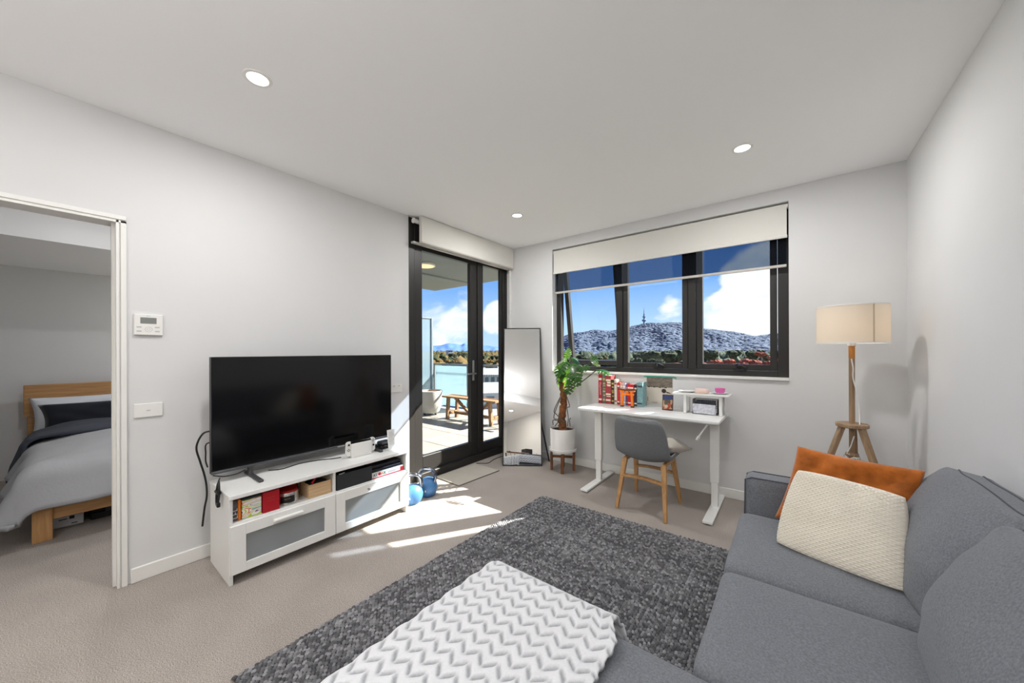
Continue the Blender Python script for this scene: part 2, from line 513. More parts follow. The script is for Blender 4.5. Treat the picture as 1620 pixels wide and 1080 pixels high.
mb = MB(); mb.box(XF, XF + .2, YB, .3, 0, HC)
struct('wall_far_right', mb, M_WALL, 'white side wall of the wider room part behind the camera')
mb = MB(); mb.box(XW - T, XF + 0.2, YB - 0.2, YB, 0, HC)
struct('wall_rear', mb, M_WALL, 'white end wall behind the camera, seen in the mirror')
mb = MB(); mb.box(XW, XF, YB, -1.76, 2.40, HC)
struct('ceiling_lower', mb, M_CEIL, 'dropped white ceiling bulkhead behind the camera, seen in the mirror')
# skirting
def skirting(name, x0, x1, y0, y1, label):
    b = MB(); b.box(x0, x1, y0, y1, 0, 0.085, 0.004); struct(name, b, M_TRIM, label)
skirting('baseboard_left', XW, XW + 0.014, 0.252, SY0, 'white skirting board along the television wall')
skirting('baseboard_back', XW + 0.02, XR, YW - 0.014, YW, 'white skirting board below the window')
skirting('baseboard_right', XR - 0.014, XR, .1, YW - 0.014, 'white skirting board behind the sofa')
# bedroom door frame (stepped steel jamb)
d1 = thing('door_1', 'white stepped metal frame around the open bedroom doorway', None, (XW, DY1, 0), kind='structure')
def jamb(z0, z1, y, s):
    b = MB()
    b.box(XW - T - 0.012, XW + 0.012, y, y + s*0.012, z0, z1, 0.001)
    b.box(XW - T - 0.012, XW + 0.012, y + s*0.018, y + s*0.040, z0, z1, 0.001)
    b.box(XW - T, XW + 0.004, y + s*0.012, y + s*0.018, z0, z1)
    b.box(XW - T/2 - 0.02, XW - T/2 + 0.02, y - s*0.014, y, z0, z1)
    return b
put('jamb', jamb(0, DZ + 0.0, DY1 - 0.012, 1), M_TRIM, d1)
put('jamb', jamb(0, DZ + 0.0, DY0 + 0.012, -1), M_TRIM, d1)
b = MB()
b.box(XW - T - 0.012, XW + 0.012, DY0 - 0.028, DY1 + 0.028, DZ - 0.012, DZ, 0.001)
b.box(XW - T - 0.012, XW + 0.012, DY0 - 0.028, DY1 + 0.028, DZ + 0.006, DZ + 0.028, 0.001)
b.box(XW - T, XW + 0.004, DY0 - .027, DY1 + .027, DZ - .0115, DZ + 0.027)
put('head', b, M_TRIM, d1)

# bedroom shell
mb = MB(); mb.box(-6.55, -6.4, -3.0, 2.05, 0, HC)
struct('wall_bedroom_far', mb, M_WALL, 'white bedroom wall behind the headboard')
mb = MB(); mb.box(-6.4, XW - T, -3.1, -3.0, 0, HC); struct('wall_bedroom_near', mb, M_WALL, 'white bedroom wall on the near side')
mb = MB(); mb.box(-6.4, -6.0, 2.05, 2.15, 0, HC); mb.box(-4.0, XW, 2.05, 2.139, 0, HC); mb.box(-6.0, -4.0, 2.05, 2.15, 2.2, HC)
struct('wall_bedroom_side', mb, M_WALL, 'bedroom wall with a glazed opening onto the balcony')
mb = MB(); mb.box(-6.55, XW - T, -3.1, 2.15, HC, HC + 0.14); struct('ceiling_bedroom', mb, M_CEIL, 'white bedroom ceiling')
mb = MB(); mb.box(-6.4, -4.75, -3.0, 2.05, 2.23, HC); struct('ceiling_bedroom_bulkhead', mb, M_CEIL, 'lower white bulkhead above the bed head')
w2 = thing('window_2', 'dark framed glazing between the bedroom and the balcony', None, (-5.0, 2.1, 0), kind='structure')
b = MB()
for x0, x1, z0, z1 in ((-6.0, -5.95, 0, 2.2), (-4.05, -4.0, 0, 2.2), (-6, -4, 0, 0.06), (-6, -4, 2.14, 2.2), (-5.03, -4.97, 0, 2.2)): b.box(x0, x1, 2.07, 2.13, z0, z1)
put('frame', b, M_BLACKMETAL, w2)
b = MB(); b.box(-5.95, -4.05, 2.098, 2.102, 0.06, 2.14); put('pane', b, M_GLASS, w2)

# ================================================================== WINDOW 1
w1 = thing('window_1', 'wide dark aluminium window of three panes with two open awning sashes', None, ((WX0 + WX1)/2, 3.8, WZ0), kind='structure')
FY0, FY1 = 3.80, 3.87
b = MB()
b.box(WX0, WX0 + 0.06, FY0, FY1, WZ0, WZ1, 0.002); b.box(WX1 - 0.075, WX1, FY0, FY1, WZ0, WZ1, 0.002)
b.box(WX0 + .06, WX1 - .075, FY0, FY1, WZ0, WZ0 + 0.055, 0.002); b.box(WX0 + .06, WX1 - .075, FY0, FY1, WZ1 - 0.055, WZ1, 0.002)
put('frame', b, M_BLACKMETAL, w1)
for xm in (-1.475, -0.75):
    b = MB(); b.box(xm - 0.035, xm + 0.035, FY0, FY1, WZ0 + .055, WZ1 - .055, 0.002); put('mullion', b, M_BLACKMETAL, w1)
b = MB(); b.box(WX0 + 0.001, WX1 - 0.001, YW + 0.0, FY0, WZ0 - 0.0, WZ0 + 0.006); b.box(WX0 - 0.0, WX1 + 0.0, YW - 0.02, YW, WZ0 - 0.014, WZ0 + 0.006, 0.002)
put('sill_board', b, M_TRIM, w1, 'thin white sill board')
def sash(x0, x1, ang):
    z0, z1 = WZ0 + 0.06, WZ1 - 0.06
    hinge = Vector((0, FY1 - 0.03, z1))
    R = Matrix.Translation(hinge) @ Matrix.Rotation(math.radians(ang), 4, 'X') @ Matrix.Translation(-hinge)
    b = MB()
    y0, y1 = FY1 - 0.06, FY1 - 0.002
    w = 0.05
    for a in ((x0, x0 + w, y0, y1, z0, z1), (x1 - w, x1, y0, y1, z0, z1), (x0 + w, x1 - w, y0, y1, z0, z0 + w), (x0 + w, x1 - w, y0, y1, z1 - w, z1)):
        b.box(*a, 0.002, 1, R)
    so = put('sash', b, M_BLACKMETAL, w1)
    b = MB(); b.box(x0 + w, x1 - w, FY1 - 0.038, FY1 - 0.032, z0 + w, z1 - w, 0, 1, R); put('pane', b, M_GLASS, so)
sash(WX0 + 0.065, -1.515, 9); sash(-1.435, -0.79, 0); sash(-0.71, WX1 - 0.08, 0)
for xc in (-1.06, -0.36):
    b = MB(); b.box(xc - 0.05, xc + 0.05, FY0 - 0.022, FY0 + 0.002, WZ0 + 0.052, WZ0 + 0.075, 0.006)
    b.tube([(xc - 0.01, FY0 - 0.012, WZ0 + 0.072), (xc - 0.02, FY0 - 0.03, WZ0 + 0.10), (xc + 0.01, FY0 - 0.035, WZ0 + 0.105), (xc + 0.05, FY0 - 0.03, WZ0 + 0.085)], 0.006, 6)
    b.lathe([(0, -.008), (.012, -.006), (.012, .006), (0, .008)], (xc - 0.022, FY0 - 0.03, WZ0 + 0.108), 8)
    put('winder', b, M_BLACK, w1)

# blinds on the window
t = thing('roller_blind', 'white blockout roller blind drawn a little way down the wide window', 'blind', ((WX0+WX1)/2, 3.70, WZ1))
b = MB(); b.box(WX0 + 0.012, WX1 - 0.012, 3.712, 3.715, 2.27, WZ1 - 0.025); put('fabric', b, M_BLIND, t)
b = MB(); b.box(WX0 + 0.008, WX1 - 0.008, 3.706, 3.722, 2.248, 2.272, 0.004); put('hem_bar', b, M_BLIND, t)
b = MB(); b.cyl((WX0 + 0.004, 3.735, WZ1 - 0.032), (WX1 - 0.004, 3.735, WZ1 - 0.032), 0.022, 12); put('roller_tube', b, M_WHITEPLASTIC, t)
t = thing('mesh_blind', 'dark see-through sunscreen blind hanging lower behind the white window blind', 'blind', ((WX0+WX1)/2, 3.745, WZ1))
b = MB(); b.box(WX0 + 0.016, WX1 - 0.016, 3.7455, 3.7465, 2.035, WZ1 - 0.07); put('fabric', b, M_MESH, t)
b = MB(); b.box(WX0 + 0.014, WX1 - 0.014, 3.738, 3.754, 2.012, 2.036, 0.004); put('hem_bar', b, mat('grey_hem_bar', S(196, 192, 186), 0.5), t)

# ================================================================== BALCONY DOOR
d2 = thing('door_2', 'tall dark aluminium hinged balcony door with a fixed glass side panel', None, (XW, 2.9, 0), kind='structure')
DX0, DX1 = XW - 0.09, XW - 0.005
b = MB()
b.box(DX0, DX1, SY0 + 0.001, SY0 + 0.075, 0, HC - 0.002, 0.003)
b.box(DX0, DX1, 3.62, 3.699, 0, HC - 0.002, 0.003)
b.box(DX0, DX1, SY0 + 0.075, 3.62, 2.42, HC - 0.002, 0.003)
b.box(DX0, DX1 + 0.03, SY0 + 0.075, 3.62, 0, 0.075, 0.003)
put('frame', b, M_BLACKMETAL, d2)
b = MB(); b.box(DX0, DX1, 3.135, 3.21, 0.075, 2.42, 0.003); put('mullion', b, M_BLACKMETAL, d2)
b = MB()
LX0, LX1 = DX0 + 0.02, DX1 - 0.012
for y0, y1, z0, z1 in ((SY0 + .08, 2.317, 0.08, 2.415), (3.02, 3.13, 0.08, 2.415), (2.317, 3.02, 0.08, 0.235), (2.317, 3.02, 2.36, 2.415)): b.box(LX0, LX1, y0, y1, z0, z1, 0.003)
leaf = put('door_leaf', b, M_BLACKMETAL, d2)
b = MB(); b.box(DX0 + 0.045, DX0 + 0.051, 2.317, 3.02, 0.235, 2.36); put('pane', b, M_GLASS, leaf)
b = MB(); b.box(LX1, LX1 + 0.01, 3.045, 3.075, 0.97, 1.21, 0.003)
b.tube([(LX1 + .008, 3.06, 1.055), (LX1 + .05, 3.06, 1.055), (LX1 + .055, 3.05, 1.055), (LX1 + .055, 2.925, 1.055)], 0.010, 8)
put('handle', b, M_STEEL, leaf)
b = MB()
for y0, y1, z0, z1 in ((3.21, 3.24, .075, 2.42), (3.59, 3.62, .075, 2.42), (3.24, 3.59, .075, .19), (3.24, 3.59, 2.38, 2.42)): b.box(LX0, LX1, y0, y1, z0, z1, 0.002)
fx = put('side_panel', b, M_BLACKMETAL, d2)
b = MB(); b.box(DX0 + 0.045, DX0 + 0.051, 3.24, 3.59, 0.19, 2.38); put('pane', b, M_GLASS, fx)
# fascia blind over the door
t = thing('door_blind', 'white boxed roller blind above the balcony door', 'blind', (-2.89, 2.9, 2.5))
b = MB(); b.box(-2.90, -2.855, 2.215, 3.69, 2.405, HC - 0.003, 0.002); put('fascia', b, M_BLIND, t)
b = MB(); b.box(-2.945, -2.905, 2.15, 3.692, 2.385, 2.405, 0.003); b.box(-2.905, -2.852, 2.215, 3.692, 2.392, 2.406, 0.002); put('hem_bar', b, mat('grey_hem_bar', S(196, 192, 186), 0.5), t)
b = MB(); b.lathe([(0, 0), (.026, .001), (.028, .012), (.012, .014), (.01, .02), (0, .02)], (-2.928, 2.162, 2.615), 16, 'Y'); b.cyl((-2.928, 2.18, 2.615), (-2.928, 3.69, 2.615), 0.022, 12); put('roller_tube', b, M_WHITEPLASTIC, t)
b = MB(); b.box(-2.915, -2.90, 3.664, 3.698, 0.0, 2.385, 0.002); put('side_channel', b, M_TRIM, t)

# ================================================================== DOWNLIGHTS
def lamp_disc(loc, power, r=0.045, color=(1, 0.99, 0.985)):
    ld = bpy.data.lights.new('downlight_beam', 'AREA'); ld.shape = 'DISK'; ld.size = r*2; ld.energy = power; ld.color = color
    o = bpy.data.objects.new('downlight_beam', ld); COL.objects.link(o)
    o.location = loc; return o
M_LENS = mat('lit_lens', (1, 1, 1, 1), 0.5, emit=(1, .99, .97, 1), estr=6)
P_DL = 11.8
def downlight(x, y, z, label, power, warm=False):
    t = thing('downlight', label, 'downlight', (x, y, z), 'recessed ceiling downlights')
    b = MB(); b.lathe([(.044, -.001), (.046, -.005), (.060, -.004), (.062, 0), (.044, 0)], (x, y, z), 24); put('trim_ring', b, M_WHITEPLASTIC, t)
    b = MB(); b.lathe([(0, -.0015), (.0445, -.0015)], (x, y, z), 24); put('lens', b, M_LENS, t)
    l = lamp_disc((0, 0, -0.008), power, color=(1, 0.9, 0.75) if warm else (1, 0.99, 0.985)); l.parent = t
downlight(-2.05, 0.606, HC, 'round white lit downlight nearest the bedroom doorway', P_DL)
downlight(-2.12, 2.80, HC, 'small lit downlight near the boxed balcony-door blind', P_DL)
downlight(-0.245, 2.80, HC, 'round lit downlight in front of the wide window', P_DL)
downlight(0.69, -1.26, HC, 'lit downlight behind the camera, seen in the mirror before the bulkhead', P_DL)
downlight(-1.6, -1.1, HC, 'lit downlight behind the camera toward the bedroom side', P_DL)
downlight(-1.5, -2.7, 2.40, 'warm lit downlight under the bulkhead on the bedroom side', P_DL, True)
downlight(1.40, -2.7, 2.40, 'warm lit downlight under the bulkhead, seen in the mirror', P_DL, True)
downlight(-5.2, 1.35, 2.23, 'downlight added under the bedroom bulkhead, out of view, to brighten the bedroom', P_DL * .85)  # added lamp, hidden from view, lifts the dark bedroom
downlight(-3.7, 0.3, HC, 'downlight added just inside the bedroom, out of view, to brighten it', P_DL * .9)  # second added lamp, fills the bedroom near its doorway

t = thing('added_uplighter', 'tall metal uplighter added out of view behind the camera to brighten the ceiling', 'lamp', (-.55, -1.45, 0))  # lamp added out of frame to raise the ceiling brightness
b = MB(); b.lathe([(0, 0), (.14, 0), (.14, .015), (.02, .025), (0, .025)], (-.55, -1.45, .001), 24); put('base', b, M_STEEL, t)
b = MB(); b.cyl((-.55, -1.45, .025), (-.55, -1.45, 1.47), .012, 12); put('pole', b, M_STEEL, t)
b = MB(); b.lathe([(.012, 1.45), (.06, 1.47), (.14, 1.53), (.17, 1.58), (.165, 1.58), (.13, 1.535), (.05, 1.485), (0, 1.48)], (-.55, -1.45, 0), 28); put('bowl', b, M_STEEL, t)
ul = bpy.data.lights.new('ceiling_fill_beam', 'AREA'); ul.shape = 'DISK'; ul.size = .24; ul.energy = 41; ul.color = (1, .99, .98)
uo = bpy.data.objects.new('ceiling_fill_beam', ul); COL.objects.link(uo); uo.parent = t; uo.location = (0, 0, 1.565); uo.rotation_euler = (PI, 0, 0)

# pier added out of view, sized to block sun from the right pane
mb = MB(); mb.box(0.06, 0.3, YW + 0.22, YW + 1.14, -0.1, 3.2); struct('wall_added_pier', mb, mat('pier_paint', S(120, 112, 104), 0.8), 'grey exterior pier added out of view to shade the right window pane')

# ================================================================== RUG
def make_rug():
    x0, x1, y0, y1 = -1.77, 0.05, 0.43, 2.70
    t = thing('woven_rug', 'large charcoal and grey chunky-woven rug on the beige carpet', 'rug', ((x0+x1)/2, (y0+y1)/2, 0))
    b = MB(); b.box(x0, x1, y0, y1, 0.001, 0.010, 0.003); put('backing', b, mat('rug_backing', S(58, 58, 60), 0.95, spec=0.1), t)
    dx, dy = 0.0135, 0.019
    nx, ny = int((x1-x0)/dx), int((y1-y0)/dy)
    I, J = np.meshgrid(np.arange(nx), np.arange(ny), indexing='ij')
    cx = x0 + (I.ravel() + 0.5) * (x1-x0)/nx + rng.normal(0, .0012, nx*ny)
    cy = y0 + (J.ravel() + 0.5 + 0.5*(I.ravel() % 2) - .25) * (y1-y0)/ny + rng.normal(0, .0016, nx*ny)
    cz = np.full(nx*ny, 0.009)
    rows = rng.normal(0, 0.10, ny)[J.ravel()] + rng.normal(0, .06, nx)[I.ravel()]
    tone = np.clip(rng.beta(0.9, 1.7, nx*ny) + rows, 0, 1)
    ang = rng.normal(0.45, .25, nx*ny) * np.where(I.ravel() % 2, 1, -1)
    a, bb, c = dx*0.62, dy*0.60, 0.0085
    base = []
    for k in range(6): base.append((math.cos(k*PI/3), math.sin(k*PI/3), 0))
    for k in range(6): base.append((math.cos(k*PI/3)*.72, math.sin(k*PI/3)*.72, .7))
    base.append((0, 0, 1))
    base = np.array(base) * (a, bb, c)
    ca, sa = np.cos(ang)[:, None], np.sin(ang)[:, None]
    sc = rng.uniform(.85, 1.12, nx*ny)[:, None]
    X = (base[:, 0]*ca - base[:, 1]*sa)*sc + cx[:, None]
    Y = (base[:, 0]*sa + base[:, 1]*ca)*sc + cy[:, None]
    Z = base[:, 2]*sc + cz[:, None]
    V = np.stack([X, Y, Z], -1).reshape(-1, 3)
    fq = [(k, (k+1) % 6, 6+(k+1) % 6, 6+k) for k in range(6)]
    F4 = np.array(fq + [(6, 7, 8, 12), (8, 9, 10, 12), (10, 11, 6, 12)])
    n = nx*ny
    F = (F4[None] + (np.arange(n)*13)[:, None, None]).reshape(-1, 4)
    tn = np.repeat(tone, 13)
    me = mesh_np('weave_loops', V, F, tn)
    put('weave_loops', me, attr_mat('rug_yarn', S(78, 78, 81), S(160, 160, 162), 0.95, bump=0.3, bscale=500), t, kind='stuff')
make_rug()

# ================================================================== SOFA
def make_sofa():
    t = thing('corner_sofa', 'grey fabric corner sofa with a chaise, standing on the woven rug along the right wall', 'sofa', (0.2, 1.4, 0))
    sub = M_SOFA
    b = MB(); b.softbox(0.80, 2.14, 0.22, 0.025, 5, mtx=Matrix.Translation((0.22, 1.38, 0.16))); b.softbox(0.80, 0.72, 0.22, 0.025, 5, mtx=Matrix.Translation((-0.52, 0.745, 0.16)))
    put('base', b, sub, t)
    b = MB(); b.softbox(0.14, 2.42, 0.58, 0.04, 6, mtx=Matrix.Translation((0.575, 1.40, 0.37))); put('back_frame', b, sub, t)
    for y in (2.435, 0.27):
        b = MB(); b.softbox(0.80, 0.15, 0.56, 0.035, 8, mtx=Matrix.Translation((0.195, y, 0.335)), wr=.002); a = put('arm', b, sub, t)
        s_ = MB()
        for yy in (y - 0.062, y + 0.062): s_.tube([(-0.2, yy, .06), (-0.205, yy, .3), (-0.20, yy, .598), (-0.17, yy, .613), (0.2, yy, .615), (.5, yy, .613)], .0035, 5)
        put('seam', s_, M_SEAM, a)
    def seat(name, x0, x1, y0, y1, seed):
        b = MB(); b.softbox(x1-x0, y1-y0, 0.17, 0.045, 14, 0.016, Matrix.Translation(((x0+x1)/2, (y0+y1)/2, 0.345)), .004, seed)
        c = put(name, b, sub, t)
        s_ = MB(); z = .418
        s_.tube([(x0+.012, y0+.02, z-.02), (x0+.012, y1-.02, z-.02)], .003, 5)
        put('piping', s_, M_SEAM, c)
    seat('seat_cushion', -0.225, 0.50, 1.70, 2.355, 1.0)
    seat('seat_cushion', -0.225, 0.50, 1.105, 1.695, 3.0)
    seat('chaise_cushion', -0.945, 0.50, 0.355, 1.10, 5.0)
    def back(y0, y1, xf, lean, top, seed, tw):
        h, th, w = 0.425, 0.26, y1 - y0
        M = Matrix.Translation((xf, (y0+y1)/2, 0.425)) @ Matrix.Rotation(math.radians(tw), 4, 'Z') @ Matrix.Rotation(math.radians(lean), 4, 'Y')
        def pos(u):
            # u in the unit cube (x: front -1 .. back 1, y, z); thick at the bottom, narrow flat top, pinched corners
            hv = np.array([th/2, w/2, h/2]); r = .03
            p = np.array(u, float)*hv
            q = np.clip(p, -(hv-r), hv-r); d = p-q; L_ = np.linalg.norm(d)
            if L_ > 1e-9: p = q + d/L_*r
            ty, tz = p[1]/(w/2), p[2]/(h/2)
            k = 1 - .42*max(0, (tz + .25)/1.25)**1.5            # wedge
            k *= 1 - .12*abs(ty)**4
            x = p[0]*k + th/2*(1-k)*.55
            if u[0] < 0: x -= .022*(1-abs(ty)**4)*(1-abs(tz)**2)
            z = p[2] + (.008*(1-abs(ty)**2) + .008*abs(ty)**8)*max(0, tz)
            y = p[1]*(1 - .035*max(0, tz)**2)
            nn = mnoise.noise_vector(Vector((x*4+seed, y*4, z*4)))*.010 + mnoise.noise_vector(Vector((x*9, y*6+seed, z*14)))*.0045
            fold = .006*math.sin((z*1.0 + y*.55)*38 + seed*3)*max(0, abs(ty)-.45)*(1 if u[0] < 0 else 0)
            return M @ (Vector((x + th/2 + fold, y, z + h/2)) + nn)
        n = 20; t_ = np.sin(np.linspace(-PI/2, PI/2, n+1)); b = MB(); vm = {}
        def vert(u):
            kk = tuple(np.round(u, 5))
            if kk not in vm: vm[kk] = b.bm.verts.new(pos(u))
            return vm[kk]
        for ax in range(3):
            for sg in (-1, 1):
                for i_ in range(n):
                    for j_ in range(n):
                        q = []
                        for a_, b_ in ((i_, j_), (i_+1, j_), (i_+1, j_+1), (i_, j_+1)):
                            u = [0, 0, 0]; u[ax] = sg; u[(ax+1) % 3] = t_[a_]; u[(ax+2) % 3] = t_[b_]; q.append(vert(u))
                        b.bm.faces.new(q if sg > 0 else q[::-1])
        c = put('back_cushion', b, sub, t)
        s_ = MB()
        for xo in (-.42, .55):
            s_.tube([pos((xo, y, 1.0)) for y in np.linspace(-.93, .93, 25)], .0035, 5)
        for sg in (-1, 1): s_.tube([pos((-.42 - .4*(1-q), sg*1.0, q)) for q in np.linspace(-.6, .93, 14)], .0032, 5)
        put('seam', s_, M_SEAM, c)
    back(1.695, 2.355, 0.325, 13, 0.8, 2.2, 0)
    back(1.05, 1.685, 0.285, 11, 0.8, 7.1, -3)
    back(0.37, 1.04, 0.29, 12, 0.8, 9.4, 1)
    for x, y in ((-0.12, 2.38), (0.5, 2.38), (-.86, .42), (-.86, 1.04), (.5, .3)):
        b = MB(); b.cyl((x, y, 0.012), (x, y, 0.06), 0.022, 10); put('leg', b, M_BLACK, t)
make_sofa()

# ---- pillows by four corners
def pillow(name, BL, BR, TL, TR, thick, m, label, group=None, n=26, seed=0.0, relief=None, sag=0.0, wr=0.006, edge=0.55, pinch=0.06, corner=0.0):
    BL, BR, TL, TR = map(Vector, (BL, BR, TL, TR))
    nrm = (BR - BL).cross(TL - BL).normalized()
    V, Fc = [], []
    t_ = np.linspace(0, 1, n+1)
    idx = {}
    def P(u, v, side):
        a, c = 2*u-1, 2*v-1
        # pinch the sides inward, leaving pointed corners
        uu = u - pinch*a*(1-c*c)*0.5*abs(a); vv = v - pinch*c*(1-a*a)*0.5*abs(c)
        rc = corner*(a*a*c*c)**1.5
        uu = .5 + (uu-.5)*(1-rc); vv = .5 + (vv-.5)*(1-rc)
        p = BL*(1-uu)*(1-vv) + BR*uu*(1-vv) + TL*(1-uu)*vv + TR*uu*vv
        q = max(0, (1-abs(a)**2.6)) ** edge * max(0, (1-abs(c)**2.6)) ** edge
        d = thick/2*q*side
        if relief and q > 0.02: d += side*relief(u, v)*min(1, q*3)
        w = mnoise.noise(Vector((u*3.1+seed, v*3.1, seed))) * wr + mnoise.noise(Vector((u*8+seed, v*5, 3+seed)))*wr*.5
        p = p + nrm*(d + w*q*2) + Vector((0, 0, -sag*(1-a*a)*(v)))
        return p
    for side in (1, -1):
        for i in range(n+1):
            for j in range(n+1):
                if side == -1 and (i in (0, n) or j in (0, n)): idx[(i, j, -1)] = idx[(i, j, 1)]; continue
                idx[(i, j, side)] = len(V); V.append(tuple(P(t_[i], t_[j], side)))
    for side in (1, -1):
        for i in range(n):
            for j in range(n):
                q = [idx[(i, j, side)], idx[(i+1, j, side)], idx[(i+1, j+1, side)], idx[(i, j+1, side)]]
                Fc.append(q if side > 0 else q[::-1])
    return V, Fc, (BL+BR)/2, nrm
def pillow_obj(name, args, m, label, cat='cushion', **kw):
    V, Fc, base, nrm = pillow(name, *args, m=m, label=label, **kw)
    me = bpy.data.meshes.new(name); me.from_pydata(V, [], Fc); me.update(); me.shade_smooth()
    t = thing(name, label, cat, base)
    o = put('cover', me, m, t)
    return t
M_KNIT = mat('cream_knit_yarn', S(240, 233, 219), 0.95, spec=0.1, bump=0.3, bscale=700, bdist=0.0006)
M_RUST = mat('rust_velvet', S(176, 98, 34), 0.8, spec=0.2, var=0.34, vscale=16, bump=0.5, bscale=26, bdist=0.006, sheen=0.2)
def knit(u, v):
    r = v*44
    return 0.0042*(math.sin(u*2*PI*38/2 + (PI if int(r) % 2 else 0))*0.55 + 0.45*math.sin(r*2*PI - PI/2))
pillow_obj('rust_cushion', ((-0.065, 2.285, .455), (0.42, 2.23, .44), (0.03, 2.345, .825), (0.455, 2.285, .80), 0.12), M_RUST,
           'rust orange velvet cushion leaning on the sofa arm behind the cream one', n=44, seed=4.0, wr=0.018, pinch=.05, edge=.42)
pillow_obj('knitted_cushion', ((-0.062, 2.02, .435), (0.335, 1.875, .435), (0.022, 2.145, .765), (0.380, 2.135, .722), 0.135), M_KNIT,
           'cream knitted cushion in front of the orange cushion on the sofa seat', n=176, seed=1.3, relief=knit, wr=0.007, edge=0.36, pinch=.0, corner=.055)

# ---- chevron throw on the chaise
def make_throw():
    nx, ny = 230, 330
    X0, X1, Y0, Y1 = -0.965, -0.415, 0.342, 1.115
    hang = 0.17
    S_ = np.linspace(X0 - hang, X1, nx); T_ = np.linspace(0.25, Y1 + hang*0.75, ny)
    s, t = np.meshgrid(S_, T_, indexing='ij')
    wob = 0.010*np.sin(t*17) + .006*np.sin(t*41+1)
    def fold(e, r=0.035):
        e = np.maximum(e, 0); L_ = r*PI/2
        ang = np.minimum(e, L_)/r
        out = r*np.sin(ang); dn = r*(1-np.cos(ang)) + np.maximum(e-L_, 0)
        return out, dn
    ox, dxn = fold(X0 + .03 - s); oy, dyn = fold(t - (Y1 - .03))
    x = np.where(s < X0+.03, X0+.03 - ox, s); y = np.where(t > Y1-.03, Y1-.03 + oy, t)
    z = 0.462 - np.minimum(dxn + dyn, 0.30)
    x = x - np.clip(dxn, 0, .1)*0.1; y = y + np.clip(dyn, 0, .1)*.1
    # right-hand edge waves and a turned corner
    k = np.clip((s - (X1-.16))/.16, 0, 1)
    x = x + k*(0.020*np.sin(t*15+.6) + .010*np.sin(t*33))
    z = z + k*k*0.006*np.sin(t*40)
    x = x - np.clip((X0+.05-s)/.1, 0, 1)*(.008*np.sin(t*60))
    # zigzag furrows
    per, sp = 0.066, 0.046
    u = (s/per) % 1.0
    tri = np.abs(2*u - 1) * per*0.5
    g = ((t + tri) / sp) % 1.0
    dist = np.minimum(g, 1-g) * sp
    corner = np.minimum(np.minimum(u, 1-u), np.abs(u-.5)) * per
    groove = np.exp(-(dist/0.0078)**2) * np.clip(corner/0.007, 0.25, 1)
    relief = 0.009*(1-groove)
    z += relief*np.where(dxn + dyn < .05, 1, .3)
    x -= relief*np.clip(dxn*20, 0, 1); y += relief*np.clip(dyn*20, 0, 1)
    tone = np.clip(groove*0.85 + rng.normal(0, .05, groove.shape), 0, 1)
    V = np.stack([x, y, z], -1).reshape(-1, 3)
    i, j = np.meshgrid(np.arange(nx-1), np.arange(ny-1), indexing='ij')
    F = np.stack([i*ny+j, (i+1)*ny+j, (i+1)*ny+j+1, i*ny+j+1], -1).reshape(-1, 4)
    me = mesh_np('chevron_throw', V, F, tone.ravel())
    M = attr_mat('grey_white_fleece', S(224, 225, 228), S(140, 143, 148), 0.95, bump=0.35, bscale=260, bdist=0.002, sheen=0.3)
    o = put('chevron_throw', me, M, loc=(-0.68, 0.8, 0.45), label='pale grey fleece throw with a zigzag relief spread over the chaise', cat='blanket')
    sol = o.modifiers.new('thickness', 'SOLIDIFY'); sol.thickness = 0.008; sol.offset = -1
make_throw()

